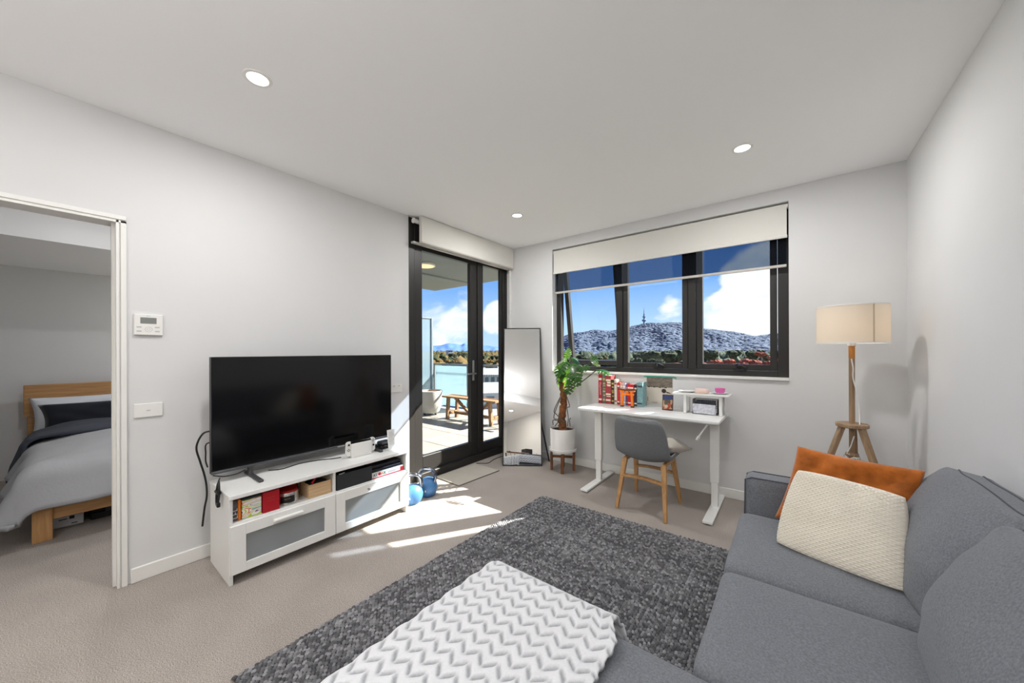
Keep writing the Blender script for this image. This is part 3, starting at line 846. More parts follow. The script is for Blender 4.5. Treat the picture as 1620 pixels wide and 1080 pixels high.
# ================================================================== TV BENCH
def make_tv_bench():
    X0, X1, Y0, Y1 = -2.885, -2.487, 0.590, 1.775
    t = thing('tv_bench', 'white low television bench with open shelves above two frosted drawers', 'tv bench', (-2.69, 1.18, 0))
    w = M_WHITE_FOIL
    b = MB(); b.box(X0, X1 + .018, Y0 - .004, Y1 + .004, .487, .510, .002); put('top_board', b, w, t)
    for y in (Y0, Y1 - .018):
        b = MB(); b.box(X0, X1, y, y + .018, 0, .487, .001); put('side_panel', b, w, t)
    ym = 1.178
    b = MB(); b.box(X0 + .02, X1, ym - .008, ym + .008, .07, .487, .001); put('divider', b, w, t)
    for y0, y1 in ((Y0 + .018, ym - .008), (ym + .008, Y1 - .018)):
        b = MB(); b.box(X0 + .02, X1, y0, y1, .330, .347, .001); put('shelf', b, w, t)
        b = MB(); b.box(X0 + .02, X1 - .01, y0, y1, .066, .08, .001); put('bottom_board', b, w, t)
    b = MB(); b.box(X0 + .012, X0 + .02, Y0 + .018, Y1 - .018, .07, .487); put('back_panel', b, w, t)
    b = MB(); b.box(X0 + .10, X0 + .12, Y0 + .018, Y1 - .018, 0, .066); put('plinth', b, w, t)
    fg = glass_mat('frosted_drawer_glass', (0.8, 0.83, 0.84, 1), S(205, 210, 212), 0.66, gloss=1.0)
    for y0, y1, gy0, gy1 in ((Y0 + .002, ym - .002, .665, 1.105), (ym + .002, Y1 - .002, 1.245, 1.695)):
        b = MB(); z0, z1, gz0, gz1 = .062, .335, .112, .272
        xa, xb = X1 + .001, X1 + .018
        b.box(xa, xb, y0, gy0, z0, z1, .0012); b.box(xa, xb, gy1, y1, z0, z1, .0012); b.box(xa, xb, gy0, gy1, z0, gz0, .0012); b.box(xa, xb, gy0, gy1, gz1, z1, .0012)
        dr = put('drawer', b, w, t)
        b = MB(); b.box(xa + .004, xa + .008, gy0, gy1, gz0, gz1); put('frosted_pane', b, fg, dr)
        # things stored inside, seen softly through the pane
        bi = MB(); rr = random.Random(int(y0*100))
        bi.box(X0 + .05, xa - .01, y0 + .02, y1 - .02, .082, .09)
        put('drawer_floor', bi, w, dr)
        if y0 < 1:
            b = MB(); b.box(xb, xb + .022, .800, .965, .290, .306, .004); b.box(xb, xb + .006, .800, .965, .276, .292, .002); put('handle', b, w, dr, 'white lip handle')
        else:
            b = MB(); b.lathe([(0, .022), (.008, .021), (.009, .014), (.005, .008), (.005, 0)], (xb, 1.415, .302), 12, 'X'); put('knob', b, M_STEEL, dr, 'small metal knob')
    return
make_tv_bench()
# bundles stored in the left drawer, visible through the pane
for i, (y, z, r, l) in enumerate(((0.78, .135, .045, .16), (0.93, .14, .05, .13), (1.05, .15, .05, .1))):
    b = MB(); b.softbox(.10, l, r*2.6, r*.85, 10, mtx=Matrix.Translation((-2.545, y, .093 + r*1.3)), wr=.012, wseed=i)
    put('folded_cloth', b, mat('pale_cloth', S(205, 208, 210), 0.9), loc=(-2.6, y, .09), label=('pale folded cloth at the doorway end inside the left frosted drawer', 'pale folded cloth in the middle of the left frosted drawer', 'pale folded cloth near the divider inside the left frosted drawer')[i], cat='cloth')

# ================================================================== TELEVISION
def make_tv():
    t = thing('television', 'large black flat television standing on the white bench', 'television', (-2.77, 1.19, .51))
    Y0, Y1, Z0, Z1 = 0.572, 1.812, .572, 1.290
    b = MB(); b.box(-2.815, -2.772, Y0, Y1, Z0, Z1, .003); b.box(-2.85, -2.815, Y0 + .15, Y1 - .15, Z0 + .03, Z0 + .42, .01); put('housing', b, M_BLACK, t)
    b = MB(); b.box(-2.772, -2.770, Y0 + .005, Y1 - .005, Z0 + .020, Z1 - .005); put('screen', b, M_BLACKGLOSS, t)
    b = MB(); b.box(-2.776, -2.767, Y0, Y1, Z0, Z0 + .016, .002); put('bottom_bezel', b, mat('grey_bezel', S(92, 94, 98), .35, .6), t, 'slim grey bottom bezel')
    b = MB(); b.box(-2.767, -2.766, 1.335, 1.39, Z0 + .005, Z0 + .012); put('emblem', b, mat('pale_badge', S(190, 190, 190), .4), t, 'tiny pale maker badge')
    for y in (.775, 1.60):
        b = MB(); b.beam((-2.79, y, Z0 + .01), (-2.79, y, .524), .05, .02, .003); b.beam((-2.93 + .06, y, .5195), (-2.585, y, .5195), .028, .018, .004)
        put('foot', b, M_GREYPLASTIC, t)
make_tv()
M_CABLE = mat('black_cable', S(20, 20, 21), .55)
def cable(name, pts, r, m, label, cat='cable', n=6):
    # Catmull-Rom through the given points
    P = [Vector(p) for p in pts]; P = [P[0]*2 - P[1]] + P + [P[-1]*2 - P[-2]]
    out = []
    for i in range(1, len(P)-2):
        for k in range(n):
            u = k/n
            out.append(0.5*((2*P[i]) + (P[i+1]-P[i-1])*u + (2*P[i-1]-5*P[i]+4*P[i+1]-P[i+2])*u*u + (3*P[i]-P[i-1]-3*P[i+1]+P[i+2])*u**3))
    out.append(P[-2])
    b = MB(); b.tube(out, r, 7)
    return b
def cable_obj(name, pts, r, m, label, cat='cable'):
    b = cable(name, pts, r, m, label)
    return put(name, b, m, loc=pts[0], label=label, cat=cat)
cable_obj('power_cord', [(-2.83, .60, .83), (-2.84, .548, .82), (-2.86, .52, .74), (-2.85, .535, .65), (-2.84, .55, .58), (-2.855, .565, .50), (-2.87, .57, .42), (-2.90, .565, .34), (-2.93, .56, .22)], .0055, M_CABLE, 'black power cord looping down past the television edge on the doorway side')
cable_obj('aerial_lead', [(-2.83, .62, .76), (-2.83, .562, .755), (-2.82, .556, .70), (-2.83, .558, .65), (-2.82, .565, .612)], .004, M_CABLE, 'short black lead close behind the television side edge')
t = thing('cable_bundle', 'tied bundle of black cable hanging over the bench corner under the television', 'cable', (-2.62, .575, .51))
b = MB()
for k in range(6):
    cx_, cz_ = -2.628 + .005*(k % 3), .508 - .004*k
    b.tube([(cx_ + (.022 + .003*(k % 2))*math.sin(a), .574 - .0035*(k % 3) + .003*math.cos(a), cz_ + .058*math.cos(a)) for a in np.linspace(0, 2*PI, 17)], .0034, 6, False)
b.tube([(-2.71, .60, .560), (-2.66, .585, .566), (-2.63, .575, .562)], .0035, 6)
put('coil', b, M_CABLE, t)
b = MB(); b.lathe([(.011, -.028), (.013, 0), (.011, .028)], (-2.625, .571, .505), 8, 'X'); put('tie', b, M_BLACK, t)
b = MB(); b.box(-2.615, -2.59, .560, .576, .425, .452, .003); put('plug', b, M_BLACK, t)
cable_obj('screen_cable', [(-2.80, .88, .514), (-2.76, .95, .514), (-2.79, 1.08, .514), (-2.76, 1.2, .514), (-2.72, 1.27, .514), (-2.70, 1.33, .514)], .0032, M_CABLE, 'black lead lying along the bench top below the screen')
cable_obj('foot_cable', [(-2.80, .585, .560), (-2.78, .64, .545), (-2.775, .70, .546), (-2.78, .745, .558)], .0035, M_CABLE, 'black lead drooping beneath the television near its doorway-side foot')

# ---- game console in its dock
def make_console():
    t = thing('game_console', 'white docked handheld game console with two white controllers in front of the television', 'game console', (-2.63, 1.45, .51))
    X = -2.635
    b = MB(); b.box(X - .028, X + .018, 1.372, 1.535, .5105, .615, .006, 2); put('dock', b, M_WHITEPLASTIC, t)
    b = MB(); b.box(X - .012, X + .002, 1.372, 1.535, .6155, .632, .001); put('screen', b, M_BLACKGLOSS, t)
    for y0, y1, s in ((1.336, 1.370, -1), (1.537, 1.571, 1)):
        prof = []
        zc0, zc1, r = .527, .635, .018
        ya, yb = (y1, y0) if s < 0 else (y0, y1)
        prof = [(ya, zc0), (ya, zc1)]
        for k in range(6):
            a = k/5*PI/2; prof.append((yb - s*r + s*r*math.sin(a), zc1 - r + r*math.cos(a)))
        for k in range(6):
            a = k/5*PI/2; prof.append((yb - s*r + s*r*math.cos(a), zc0 + r - r*math.sin(a)))
        b = MB(); b.prism([(X - .012, y, z) for y, z in prof], (.014, 0, 0)); c = put('controller', b, M_WHITEPLASTIC, t)
        ym = (y0+y1)/2
        zs = .613 if s < 0 else .575
        b = MB(); b.lathe([(0, .008), (.008, .007), (.0065, .003), (.005, 0)], (X + .002, ym, zs), 12, 'X'); put('stick', b, M_BLACK, c)
        zb = .572 if s < 0 else .612
        for dy, dz in ((0, .008), (0, -.008), (.008, 0), (-.008, 0)):
            b = MB(); b.lathe([(0, .003), (.0033, .0025), (.0036, 0)], (X + .002, ym + dy, zb + dz), 8, 'X'); put('button', b, M_BLACK, c)
make_console()
t = thing('sign_card', 'upright white card holder with faint grey print at the balcony end of the bench top', 'card', (-2.585, 1.70, .51))
M = Matrix.Translation((-2.585, 1.695, .5105)) @ Matrix.Rotation(math.radians(-8), 4, 'Y') @ Matrix.Rotation(math.radians(12), 4, 'Z')
b = MB(); b.box(-.004, .004, -.037, .037, 0.001, .165, .001, 1, M); b.box(-.03, .03, -.037, .037, 0, .004, 0, 1, Matrix.Translation((-2.585, 1.695, .5105))); put('holder', b, M_WHITEPLASTIC, t)
b = MB()
for k in range(9): b.box(.0042, .0047, -.026, .02 + .006*((k*7) % 3 - 1), .14 - k*.012, .143 - k*.012, 0, 1, M)
put('print', b, mat('faint_print', S(190, 190, 190), .6), t)
t = thing('modem', 'flat black modem box behind the white card on the bench top', 'modem', (-2.72, 1.67, .51))
b = MB(); b.box(-2.752, -2.645, 1.635, 1.76, .5105, .540, .005); put('casing', b, M_BLACK, t)
b = MB(); b.box(-2.745, -2.655, 1.65, 1.745, .540, .566, .008); put('lid', b, M_GREYPLASTIC, t)

# ================================================================== THINGS ON THE BENCH SHELVES
ZS = .3475
def colour_waves():
    m, nt, bs = _nodes('wave_print')
    N, L = nt.nodes.new, nt.links.new
    tc = N('ShaderNodeTexCoord'); mp = N('ShaderNodeMapping'); mp.inputs['Scale'].default_value = (1, 9, 30); mp.inputs['Rotation'].default_value = (.3, 0, 0)
    L(tc.outputs['Object'], mp.inputs[0])
    wv = N('ShaderNodeTexNoise'); wv.inputs['Scale'].default_value = 1.0; wv.inputs['Detail'].default_value = 0.5; wv.inputs['Distortion'].default_value = 0.6
    L(mp.outputs[0], wv.inputs['Vector'])
    r = N('ShaderNodeValToRGB'); r.color_ramp.interpolation = 'CONSTANT'
    e = r.color_ramp.elements; W = S(240, 240, 238)
    e[0].position, e[0].color = 0, S(92, 168, 160); e[1].position, e[1].color = .30, W
    for p, c in ((.36, S(226, 150, 110)), (.41, W), (.46, S(190, 205, 70)), (.51, W), (.56, S(120, 70, 120)), (.58, W), (.63, S(70, 140, 150)), (.69, W), (.74, S(220, 100, 90))):
        x = e.new(p); x.color = c
    L(wv.outputs['Fac'], r.inputs[0]); L(r.outputs[0], bs.inputs['Base Color']); bs.inputs['Roughness'].default_value = .5
    return m
t = thing('game_box', 'clear and orange boxed game at the doorway end of the bench shelf', 'box', (-2.56, .63, ZS))
b = MB(); b.box(-2.68, -2.512, .614, .636, ZS, ZS + .118, .002); put('sleeve', b, mat('smoky_sleeve', S(88, 82, 84), .3, var=.5, vscale=30), t)
b = MB(); b.box(-2.68, -2.506, .637, .651, ZS, ZS + .118, .003); put('spine', b, mat('orange_card', S(232, 122, 26), .5), t, 'orange spine')
print_marks(3, .034, M_WHITEPLASTIC, t, (-2.5115, .625, ZS + .045), (PI/2, -PI/2, PI/2), label='white printed letters')
t = thing('wave_box', 'square box printed with coloured waves beside the orange spine', 'box', (-2.59, .705, ZS))
b = MB(); b.box(-2.66, -2.505, .656, .752, ZS, ZS + .106, .002); put('box_body', b, colour_waves(), t)
b = MB(); b.box(-2.66, -2.508, .656, .752, ZS + .1062, ZS + .114, .002); put('lid', b, mat('dark_green_card', S(58, 76, 74), .5, var=.5, vscale=30), t, 'dark green lid')
t = thing('red_box', 'plain bright red gift box between the wave box and the candle', 'box', (-2.57, .80, ZS))
b = MB(); b.box(-2.64, -2.498, .757, .845, ZS, ZS + .122, .0015); put('box_body', b, M_PRINT_RED, t)
M_GOLDFADE = mat('dull_gold_print', S(172, 70, 62), .5)
for k, (s_, tx) in enumerate(((.013, 5), (.012, 6))): print_marks(tx, s_, M_GOLDFADE, t, (-2.4975, .80, ZS + .085 - k*.018), (PI/2, 0, PI/2), label='dull red foil print')
t = thing('red_game_box', 'wide red game box standing behind the candle', 'box', (-2.72, .93, ZS))
b = MB(); b.box(-2.74, -2.69, .80, 1.02, ZS, ZS + .132, .0015); put('box_body', b, mat('dark_red_card', S(178, 22, 26), .45), t)
print_marks(6, .034, mat('grey_print', S(96, 60, 70), .5), t, (-2.6895, .92, ZS + .105), (PI/2, 0, PI/2), label='grey title lettering')
b = MB(); b.box(-2.6899, -2.6892, .85, 1.0, ZS + .078, ZS + .081); put('print_line', b, mat('pale_red_print', S(226, 120, 100), .5), t)
t = thing('candle', 'round silver tin candle with a black label and red top', 'candle', (-2.57, .915, ZS))
b = MB(); b.lathe([(0, 0), (.058, .001), (.062, .006), (.062, .070), (.060, .074), (.054, .074), (.054, .068), (0, .066)], (-2.57, .915, ZS), 32); put('tin', b, mat('bright_tin', S(205, 203, 200), .22, .85), t)
b = MB(); b.lathe([(0, .086), (.05, .086), (.058, .080), (.0615, .075), (.054, .0745)], (-2.57, .915, ZS), 32); put('lid', b, mat('red_glaze', S(150, 30, 26), .25), t, 'glossy red lid')
b = MB()
for k in range(8):
    a0, a1 = -.85 + k*.16 - .1, -.85 + (k+1)*.16 - .1
    b.prism([(-2.57 + .0622*math.cos(a0), .915 + .0622*math.sin(a0), ZS + .016), (-2.57 + .0622*math.cos(a1), .915 + .0622*math.sin(a1), ZS + .016), (-2.57 + .0622*math.cos(a1), .915 + .0622*math.sin(a1), ZS + .056), (-2.57 + .0622*math.cos(a0), .915 + .0622*math.sin(a0), ZS + .056)], (.0008*math.cos(a0), .0008*math.sin(a0), 0))
put('paper_label', b, M_BLACK, t, 'black label')
print_marks(5, .011, mat('tan_print', S(190, 150, 110), .5), t, (-2.57 + .0635*math.cos(-.32), .915 + .0635*math.sin(-.32), ZS + .04), (PI/2, 0, PI/2 - .32), label='tan printed word')
t = thing('wooden_crate', 'small pale wooden crate at the divider end of the left shelf', 'crate', (-2.58, 1.09, ZS))
b = MB(); y0, y1, x0, x1, h = 1.018, 1.163, -2.66, -2.505, .088
b.box(x1 - .008, x1, y0, y1, ZS, ZS + h, .001); b.box(x0, x0 + .008, y0, y1, ZS, ZS + h, .001); b.box(x0 + .008, x1 - .008, y0, y0 + .008, ZS, ZS + h, .001); b.box(x0 + .008, x1 - .008, y1 - .008, y1, ZS, ZS + h, .001); b.box(x0 + .008, x1 - .008, y0 + .008, y1 - .008, ZS, ZS + .006)
put('crate_body', b, M_CRATE, t)
b = MB(); b.softbox(.12, .11, .07, .02, 6, mtx=Matrix.Translation((-2.585, 1.095, ZS + .058)), wr=.01)
put('black_pouch', b, M_BLACK, loc=(-2.585, 1.095, ZS + .01), label='black pouch heaped inside the wooden crate', cat='pouch')
b = MB(); b.tube([(-2.535, 1.05, ZS + .088), (-2.535, 1.058, ZS + .098), (-2.54, 1.07, ZS + .110), (-2.545, 1.08, ZS + .116)], lambda u: .007 - .003*u, 8)
put('red_tool', b, mat('red_plastic', S(206, 28, 30), .4), loc=(-2.535, 1.05, ZS + .08), label='curved red handle poking out of the wooden crate', cat='tool')
t = thing('storage_bin', 'black fabric storage bin on the shelf beside the divider', 'storage bin', (-2.57, 1.33, ZS))
b = MB(); y0, y1, x0, x1, h = 1.196, 1.462, -2.68, -2.492, .108
M_BIN = mat('black_woven_bin', S(38, 40, 44), .8, bump=.3, bscale=300, bdist=.001)
b.box(x1 - .006, x1, y0, y1, ZS, ZS + h, .002); b.box(x0, x0 + .006, y0, y1, ZS, ZS + h, .002); b.box(x0 + .006, x1 - .006, y0, y0 + .006, ZS, ZS + h, .002); b.box(x0 + .006, x1 - .006, y1 - .006, y1, ZS, ZS + h, .002); b.box(x0 + .006, x1 - .006, y0 + .006, y1 - .006, ZS, ZS + .005)
put('bin_body', b, M_BIN, t)
b = MB(); b.box(-2.64, -2.52, 1.22, 1.44, ZS + .06, ZS + .098, .006)
put('black_case', b, M_BLACK, loc=(-2.58, 1.33, ZS + .06), label='black case lying inside the storage bin', cat='case')
b = MB(); b.tube([(-2.52, 1.225, ZS + .1025), (-2.512, 1.235, ZS + .104), (-2.515, 1.262, ZS + .108)], .0035, 6); put('white_clip', b, M_WHITEPLASTIC, loc=(-2.515, 1.24, ZS + .1), label='little white clip resting in the storage bin', cat='clip')
t = thing('board_game', 'flat white board game box reading KLOAK with a red edge under the black console', 'board game', (-2.6, 1.6, ZS))
b = MB(); b.box(-2.70, -2.500, 1.466, 1.742, ZS, ZS + .045, .0015); put('box_body', b, M_WHITEPLASTIC, t)
b = MB(); b.box(-2.4998, -2.4985, 1.468, 1.740, ZS + .0015, ZS + .008); b.box(-2.4998, -2.4984, 1.714, 1.740, ZS + .008, ZS + .036); put('red_edge', b, mat('red_print', S(204, 30, 40), .5), t, 'red printed edge')
for ch, y, c in (('K', 1.487, S(30, 60, 66)), ('L', 1.506, S(40, 110, 120)), ('A', 1.552, S(226, 150, 110)), ('K', 1.574, S(50, 120, 80))):
    lettering(ch, .031, mat('ink_%d' % int(y*1000), c, .5), t, (-2.4988, y, ZS + .026), (PI/2, 0, PI/2), label='coloured title letter')
b = MB(); b.prism([(-2.4995, 1.529 + .0115*math.sin(a)*1.1, ZS + .027 + .0105*math.cos(a) + (.004 if 0 < k < 12 and abs(k-6) > 4 else 0)) for k, a in ((k, 2*PI*k/12) for k in range(12))], (.001, 0, 0)); put('red_blob', b, mat('red_print', S(204, 30, 40), .5), t, 'red round letter O')
b = MB(); b.box(-2.4998, -2.4986, 1.60, 1.70, ZS + .026, ZS + .028); b.box(-2.4998, -2.4986, 1.60, 1.67, ZS + .020, ZS + .022); put('print_line', b, mat('faint_print', S(190, 190, 190), .6), t)
t = thing('black_console', 'black ridged game console box lying on the white board game', 'game console', (-2.6, 1.6, ZS + .046))
b = MB(); b.box(-2.70, -2.508, 1.472, 1.735, ZS + .0455, ZS + .066, .003); b.box(-2.70, -2.524, 1.472, 1.735, ZS + .070, ZS + .092, .003); b.box(-2.695, -2.534, 1.476, 1.73, ZS + .066, ZS + .070); put('casing', b, mat('console_black', S(30, 33, 40), .3), t)
b = MB(); b.box(-2.508, -2.5065, 1.50, 1.60, ZS + .055, ZS + .058); put('disc_slot', b, M_BLACK, t)

# ================================================================== KETTLEBELLS
def kettlebell(loc, rz, label):
    t = thing('kettlebell', label, 'kettlebell', loc, 'kettlebells by the bench')
    b = MB(); b.lathe([(0, 0), (.055, 0), (.075, .02), (.088, .055), (.090, .085), (.080, .120), (.058, .148), (.03, .160), (0, .164)], loc, 28)
    put('bell', b, mat('blue_vinyl', S(62, 112, 164), .42), t)
    b = MB(); c, s = math.cos(rz), math.sin(rz)
    pts = [(-.062, .125), (-.074, .165), (-.072, .205), (-.052, .232), (-.02, .243), (.02, .243), (.052, .232), (.072, .205), (.074, .165), (.062, .125)]
    b.tube([(loc[0] + u*c, loc[1] + u*s, loc[2] + z) for u, z in pts], .017, 10); put('handle', b, mat('dark_chrome', S(120, 124, 132), .2, 1.0), t, 'dark shiny metal handle')
    fx, fy = .62, -.78
    b = MB(); cx, cy, cz = loc[0] + fx*.0905, loc[1] + fy*.0905, loc[2] + .07
    b.prism([(cx + fy*-.007, cy + fx*-.007*-1, cz - .008), (cx + fy*.007, cy - fx*.007, cz - .008), (cx, cy, cz + .012)], (fx*.0015, fy*.0015, 0)); put('logo', b, M_WHITEPLASTIC, t, 'small white triangle mark')
kettlebell((-2.600, 1.905, 0), .9, 'blue kettlebell touching the end of the white bench')
kettlebell((-2.625, 2.09, 0), .5, 'blue kettlebell farther from the bench, toward the balcony door')

# ---- door mat + dark strip
b = MB()
pts = [(-2.925, 2.43), (-2.90, 3.0), (-2.53, 2.985), (-2.555, 2.415)]
b.prism([(x, y, .001) for x, y in pts], (0, 0, .008)); 
t = thing('door_mat', 'thin pale grey mat lying in front of the balcony door', 'mat', (-2.73, 2.7, 0))
put('mat_sheet', b, mat('pale_mat', S(186, 180, 168), .85, var=.05, vscale=6), t)
b = MB(); b.prism([(x + dx, y + dy, .0008) for (x, y), dx, dy in zip(pts, (-.006, -.006, .006, .006), (-.006, .006, .006, -.006))], (0, 0, .004)); put('edge', b, mat('mat_edge', S(70, 66, 62), .9), t, 'dark bound edge')
cable_obj('extension_lead', [(-2.90, 3.02, .005), (-2.86, 3.06, .004), (-2.80, 3.12, .005), (-2.84, 3.30, .005), (-2.83, 3.62, .004)], .004, M_CABLE, 'dark cord lying along the balcony door sill')

# ================================================================== MIRROR
def make_mirror():
    BL, BR = Vector((-2.602, 3.141, .004)), Vector((-2.234, 3.408, .004))
    ux = (BR - BL).normalized(); w = (BR - BL).length
    back = Vector((-ux.y, ux.x, 0))
    up = (back*.332 + Vector((0, 0, 1.60))); h = up.length; up.normalize()
    nrm = ux.cross(up).normalized()
    M = Matrix(((ux.x, up.x, -nrm.x, BL.x), (ux.y, up.y, -nrm.y, BL.y), (ux.z, up.z, -nrm.z, BL.z), (0, 0, 0, 1)))  # local z goes backward
    t = thing('floor_mirror', 'tall black framed mirror leaning in the corner beside the balcony door', 'mirror', BL + ux*w/2)
    b = MB(); f = .011; D = .028
    for a in ((0, f, 0, h), (w-f, w, 0, h), (f, w-f, 0, f), (f, w-f, h-f, h)): b.box(a[0], a[1], a[2], a[3], 0, D, .001, 1, M)
    put('frame', b, M_BLACK, t)
    b = MB(); b.box(f, w-f, f, h-f, .006, .010, 0, 1, M); put('mirror_glass', b, M_MIRROR, t)
    b = MB(); b.box(f, w-f, f, h-f, .0105, .02, 0, 1, M); put('backing_board', b, M_BLACK, t)
    b = MB(); b.beam(M @ Vector((w*.75, h*.62, D)), Vector((BR.x - .03, BR.y + .20, .006)), .03, .012, .001); put('kickstand', b, M_BLACK, t)
make_mirror()

# ================================================================== DESK
ZD = 0.765
def make_desk():
    t = thing('standing_desk', 'white height-adjustable desk standing under the wide window', 'desk', (-1.03, 3.38, 0))
    x0, x1, y0, y1 = -1.64, -0.432, 3.135, 3.645
    b = MB(); b.box(x0, x1, y0, y1, ZD - .024, ZD, .004, 2); put('desktop', b, M_WHITE, t)
    b = MB(); b.box(-1.50, -0.50, 3.30, 3.37, ZD - .06, ZD - .025, .002); b.box(-1.56, -1.49, y0 + .06, y1 - .04, ZD - .045, ZD - .025, .002); b.box(-.53, -.46, y0 + .06, y1 - .04, ZD - .045, ZD - .025, .002); put('crossbar', b, M_WHITE, t)
    for xl, xr in ((-1.555, -1.485), (-.528, -.462)):
        xm = (xl+xr)/2
        b = MB(); b.box(xl, xr, 3.335, 3.385, .225, ZD - .045, .003); lg = put('leg', b, M_WHITE, t)
        b = MB(); b.box(xl + .008, xr - .008, 3.341, 3.379, .024, .23, .002); put('inner_tube', b, M_WHITE, lg)
        b = MB(); b.box(xm - .035, xm + .035, 3.015, 3.672, .008, .026, .002); ft = put('foot', b, M_WHITE, t)
        for y in (3.04, 3.64):
            b = MB(); b.cyl((xm, y, 0), (xm, y, .009), .018, 10); put('pad', b, M_BLACK, ft)
    b = MB(); b.tube([(-.515, 3.17, ZD - .035), (-.530, 3.155, ZD - .06), (-.575, 3.15, ZD - .135)], .006, 8); b.tube([(-.575, 3.15, ZD - .135), (-.588, 3.15, ZD - .162)], .011, 8); put('crank_handle', b, M_WHITEPLASTIC, t)
    return t
make_desk()

# ================================================================== DESK CHAIR
def make_chair():
    t = thing('desk_chair', 'grey upholstered chair with light oak legs drawn up to the white desk', 'chair', (-.945, 3.10, 0))
    feet = [Vector((-1.149, 2.89, 0)), Vector((-.751, 2.851, 0)), Vector((-.746, 3.308, 0)), Vector((-1.137, 3.339, 0))]
    tops = [at_y(989, 724, 2.985), at_y(1050, 736, 2.955), at_y(1064, 732, 3.22), at_y(1006, 727, 3.24)]
    for f, p in zip(feet, tops):
        p.z = .405
        b = MB(); b.beam(f, p, .026, .022, .004, (0, 1, 0), .042, .032); put('leg', b, M_OAK, t)
    for a, c in ((0, 1), (3, 2)):
        pa, pc = feet[a].lerp(tops[a], .66), feet[c].lerp(tops[c], .66)
        pm = pa.lerp(pc, .5) + Vector((0, 0, .012))
        b = MB()
        n = 8; pts = []
        for k in range(n+1):
            u = k/n; p = pa.lerp(pc, u); p.z += .014*math.sin(PI*u); pts.append(p)
        for p, q in zip(pts[:-1], pts[1:]): b.beam(p, q, .018, .036 , 0, (0, 1, 0))
        put('stretcher', b, M_OAKX, t)
    for ia, ic in ((0, 3), (1, 2)):
        b = MB(); b.beam(tops[ia] + Vector((0, 0, -.005)), tops[ic] + Vector((0, 0, -.005)), .03, .03, .003); put('seat_rail', b, M_OAK, t)
    # upholstered shell: profile from the seat front, round the bend, up to the top edge
    prof = [(3.335, .452), (3.29, .462), (3.20, .452), (3.10, .438), (3.02, .432), (2.965, .440), (2.93, .470), (2.912, .52), (2.898, .58), (2.885, .65), (2.872, .71), (2.862, .752), (2.856, .775)]
    nu, nv = 26, 25
    pr = np.array(prof); d = np.r_[0, np.cumsum(np.hypot(*np.diff(pr, axis=0).T))]; d /= d[-1]
    uu = np.linspace(0, 1, nu); py = np.interp(uu, d, pr[:, 0]); pz = np.interp(uu, d, pr[:, 1])
    py = np.convolve(np.pad(py, 1, 'edge'), [.25, .5, .25], 'valid'); pz = np.convolve(np.pad(pz, 1, 'edge'), [.25, .5, .25], 'valid')
    P = np.zeros((nu, nv, 3))
    for i, u in enumerate(uu):
        hw = np.interp(u, [0, .06, .15, .45, .6, .8, .9, .96, 1], [.135, .185, .212, .216, .218, .208, .198, .180, .135])
        for j in range(nv):
            v = (j/(nv-1))*2 - 1
            bend = abs(v)**2.2
            up = .045*bend*np.interp(u, [0, .3, .5, .6], [.5, 1, .8, 0])
            fw_ = .055*bend*np.interp(u, [.35, .55, .8, 1], [0, 1, 1, .7])
            P[i, j] = (v*hw, py[i] - 3.10 + fw_, pz[i] + up)
    ang = math.radians(-5.3); R = np.array([[math.cos(ang), -math.sin(ang), 0], [math.sin(ang), math.cos(ang), 0], [0, 0, 1]])
    P = P @ R.T + np.array([-.953, 3.10, 0])
    b = MB(); b.grid(P)
    sh = put('seat_shell', b, mat('grey_chair_fabric', S(122, 124, 127), .95, spec=.1, var=.12, vscale=200, bump=.4, bscale=500, bdist=.001), t)
    so = sh.modifiers.new('thickness', 'SOLIDIFY'); so.thickness = .032; so.offset = 1
    sb = sh.modifiers.new('smooth', 'SUBSURF'); sb.levels = sb.render_levels = 1
    edge = [P[i, 0] for i in range(nu)] + [P[-1, j] for j in range(nv)] + [P[i, -1] for i in range(nu-1, -1, -1)] + [P[0, j] for j in range(nv-1, -1, -1)]
    b = MB(); b.tube([tuple(p) for p in edge], .0055, 6); put('piping', b, mat('pale_grey_piping', S(150, 151, 152), .9), sh, 'pale piping along the shell edge')
make_chair()
pillow_obj('linen_cushion', ((-1.11, 3.02, .545), (-.735, 2.99, .545), (-1.09, 3.37, .50), (-.645, 3.28, .49), .15), mat('oatmeal_linen', S(196, 190, 180), .95, spec=.1, bump=.4, bscale=300, bdist=.001),
           'oatmeal linen cushion lying on the seat of the grey desk chair', seed=8.1, wr=.014, pinch=.1)

# ================================================================== BOOKS AND DESK ORNAMENTS
BOOKS = [  # px left, px right, px top, spine colour, label
    (946.8, 952.4, 590.0, S(176, 20, 38), 'tall crimson book with white spine lettering at the plant end of the row', 9),
    (952.7, 957.6, 590.5, S(96, 104, 102), 'tall grey-green patterned book second from the plant', None),
    (957.9, 966.4, 592.0, S(156, 52, 56), 'thick tall red patterned book beside the grey-green one', None),
    (966.7, 971.0, 598.5, S(62, 44, 30), 'dark brown book with gold marks beside the thick red one', None),
    (971.3, 975.4, 598.5, S(222, 214, 200), 'slim cream book between the dark brown book and the paperbacks', None),
    (975.7, 980.0, 603.0, S(186, 40, 44), 'short red paperback partly behind the orange gate', None),
    (980.2, 984.6, 603.5, S(214, 160, 140), 'short salmon pink paperback behind the orange gate', None),
    (984.8, 989.0, 604.0, S(188, 178, 192), 'short pale lilac paperback behind the orange gate', None),
    (989.2, 992.0, 606.0, S(98, 74, 132), 'slim purple paperback beside the lilac one', None),
    (992.3, 1002.2, 606.0, S(206, 26, 34), 'thick bright red book beside the purple paperback', None),
    (1002.5, 1007.4, 607.0, S(36, 36, 56), 'dark navy book between the bright red and the teal books', None),
    (1007.8, 1016.5, 603.0, S(126, 168, 172), 'teal grey hardback at the window-poster end of the row', None)]
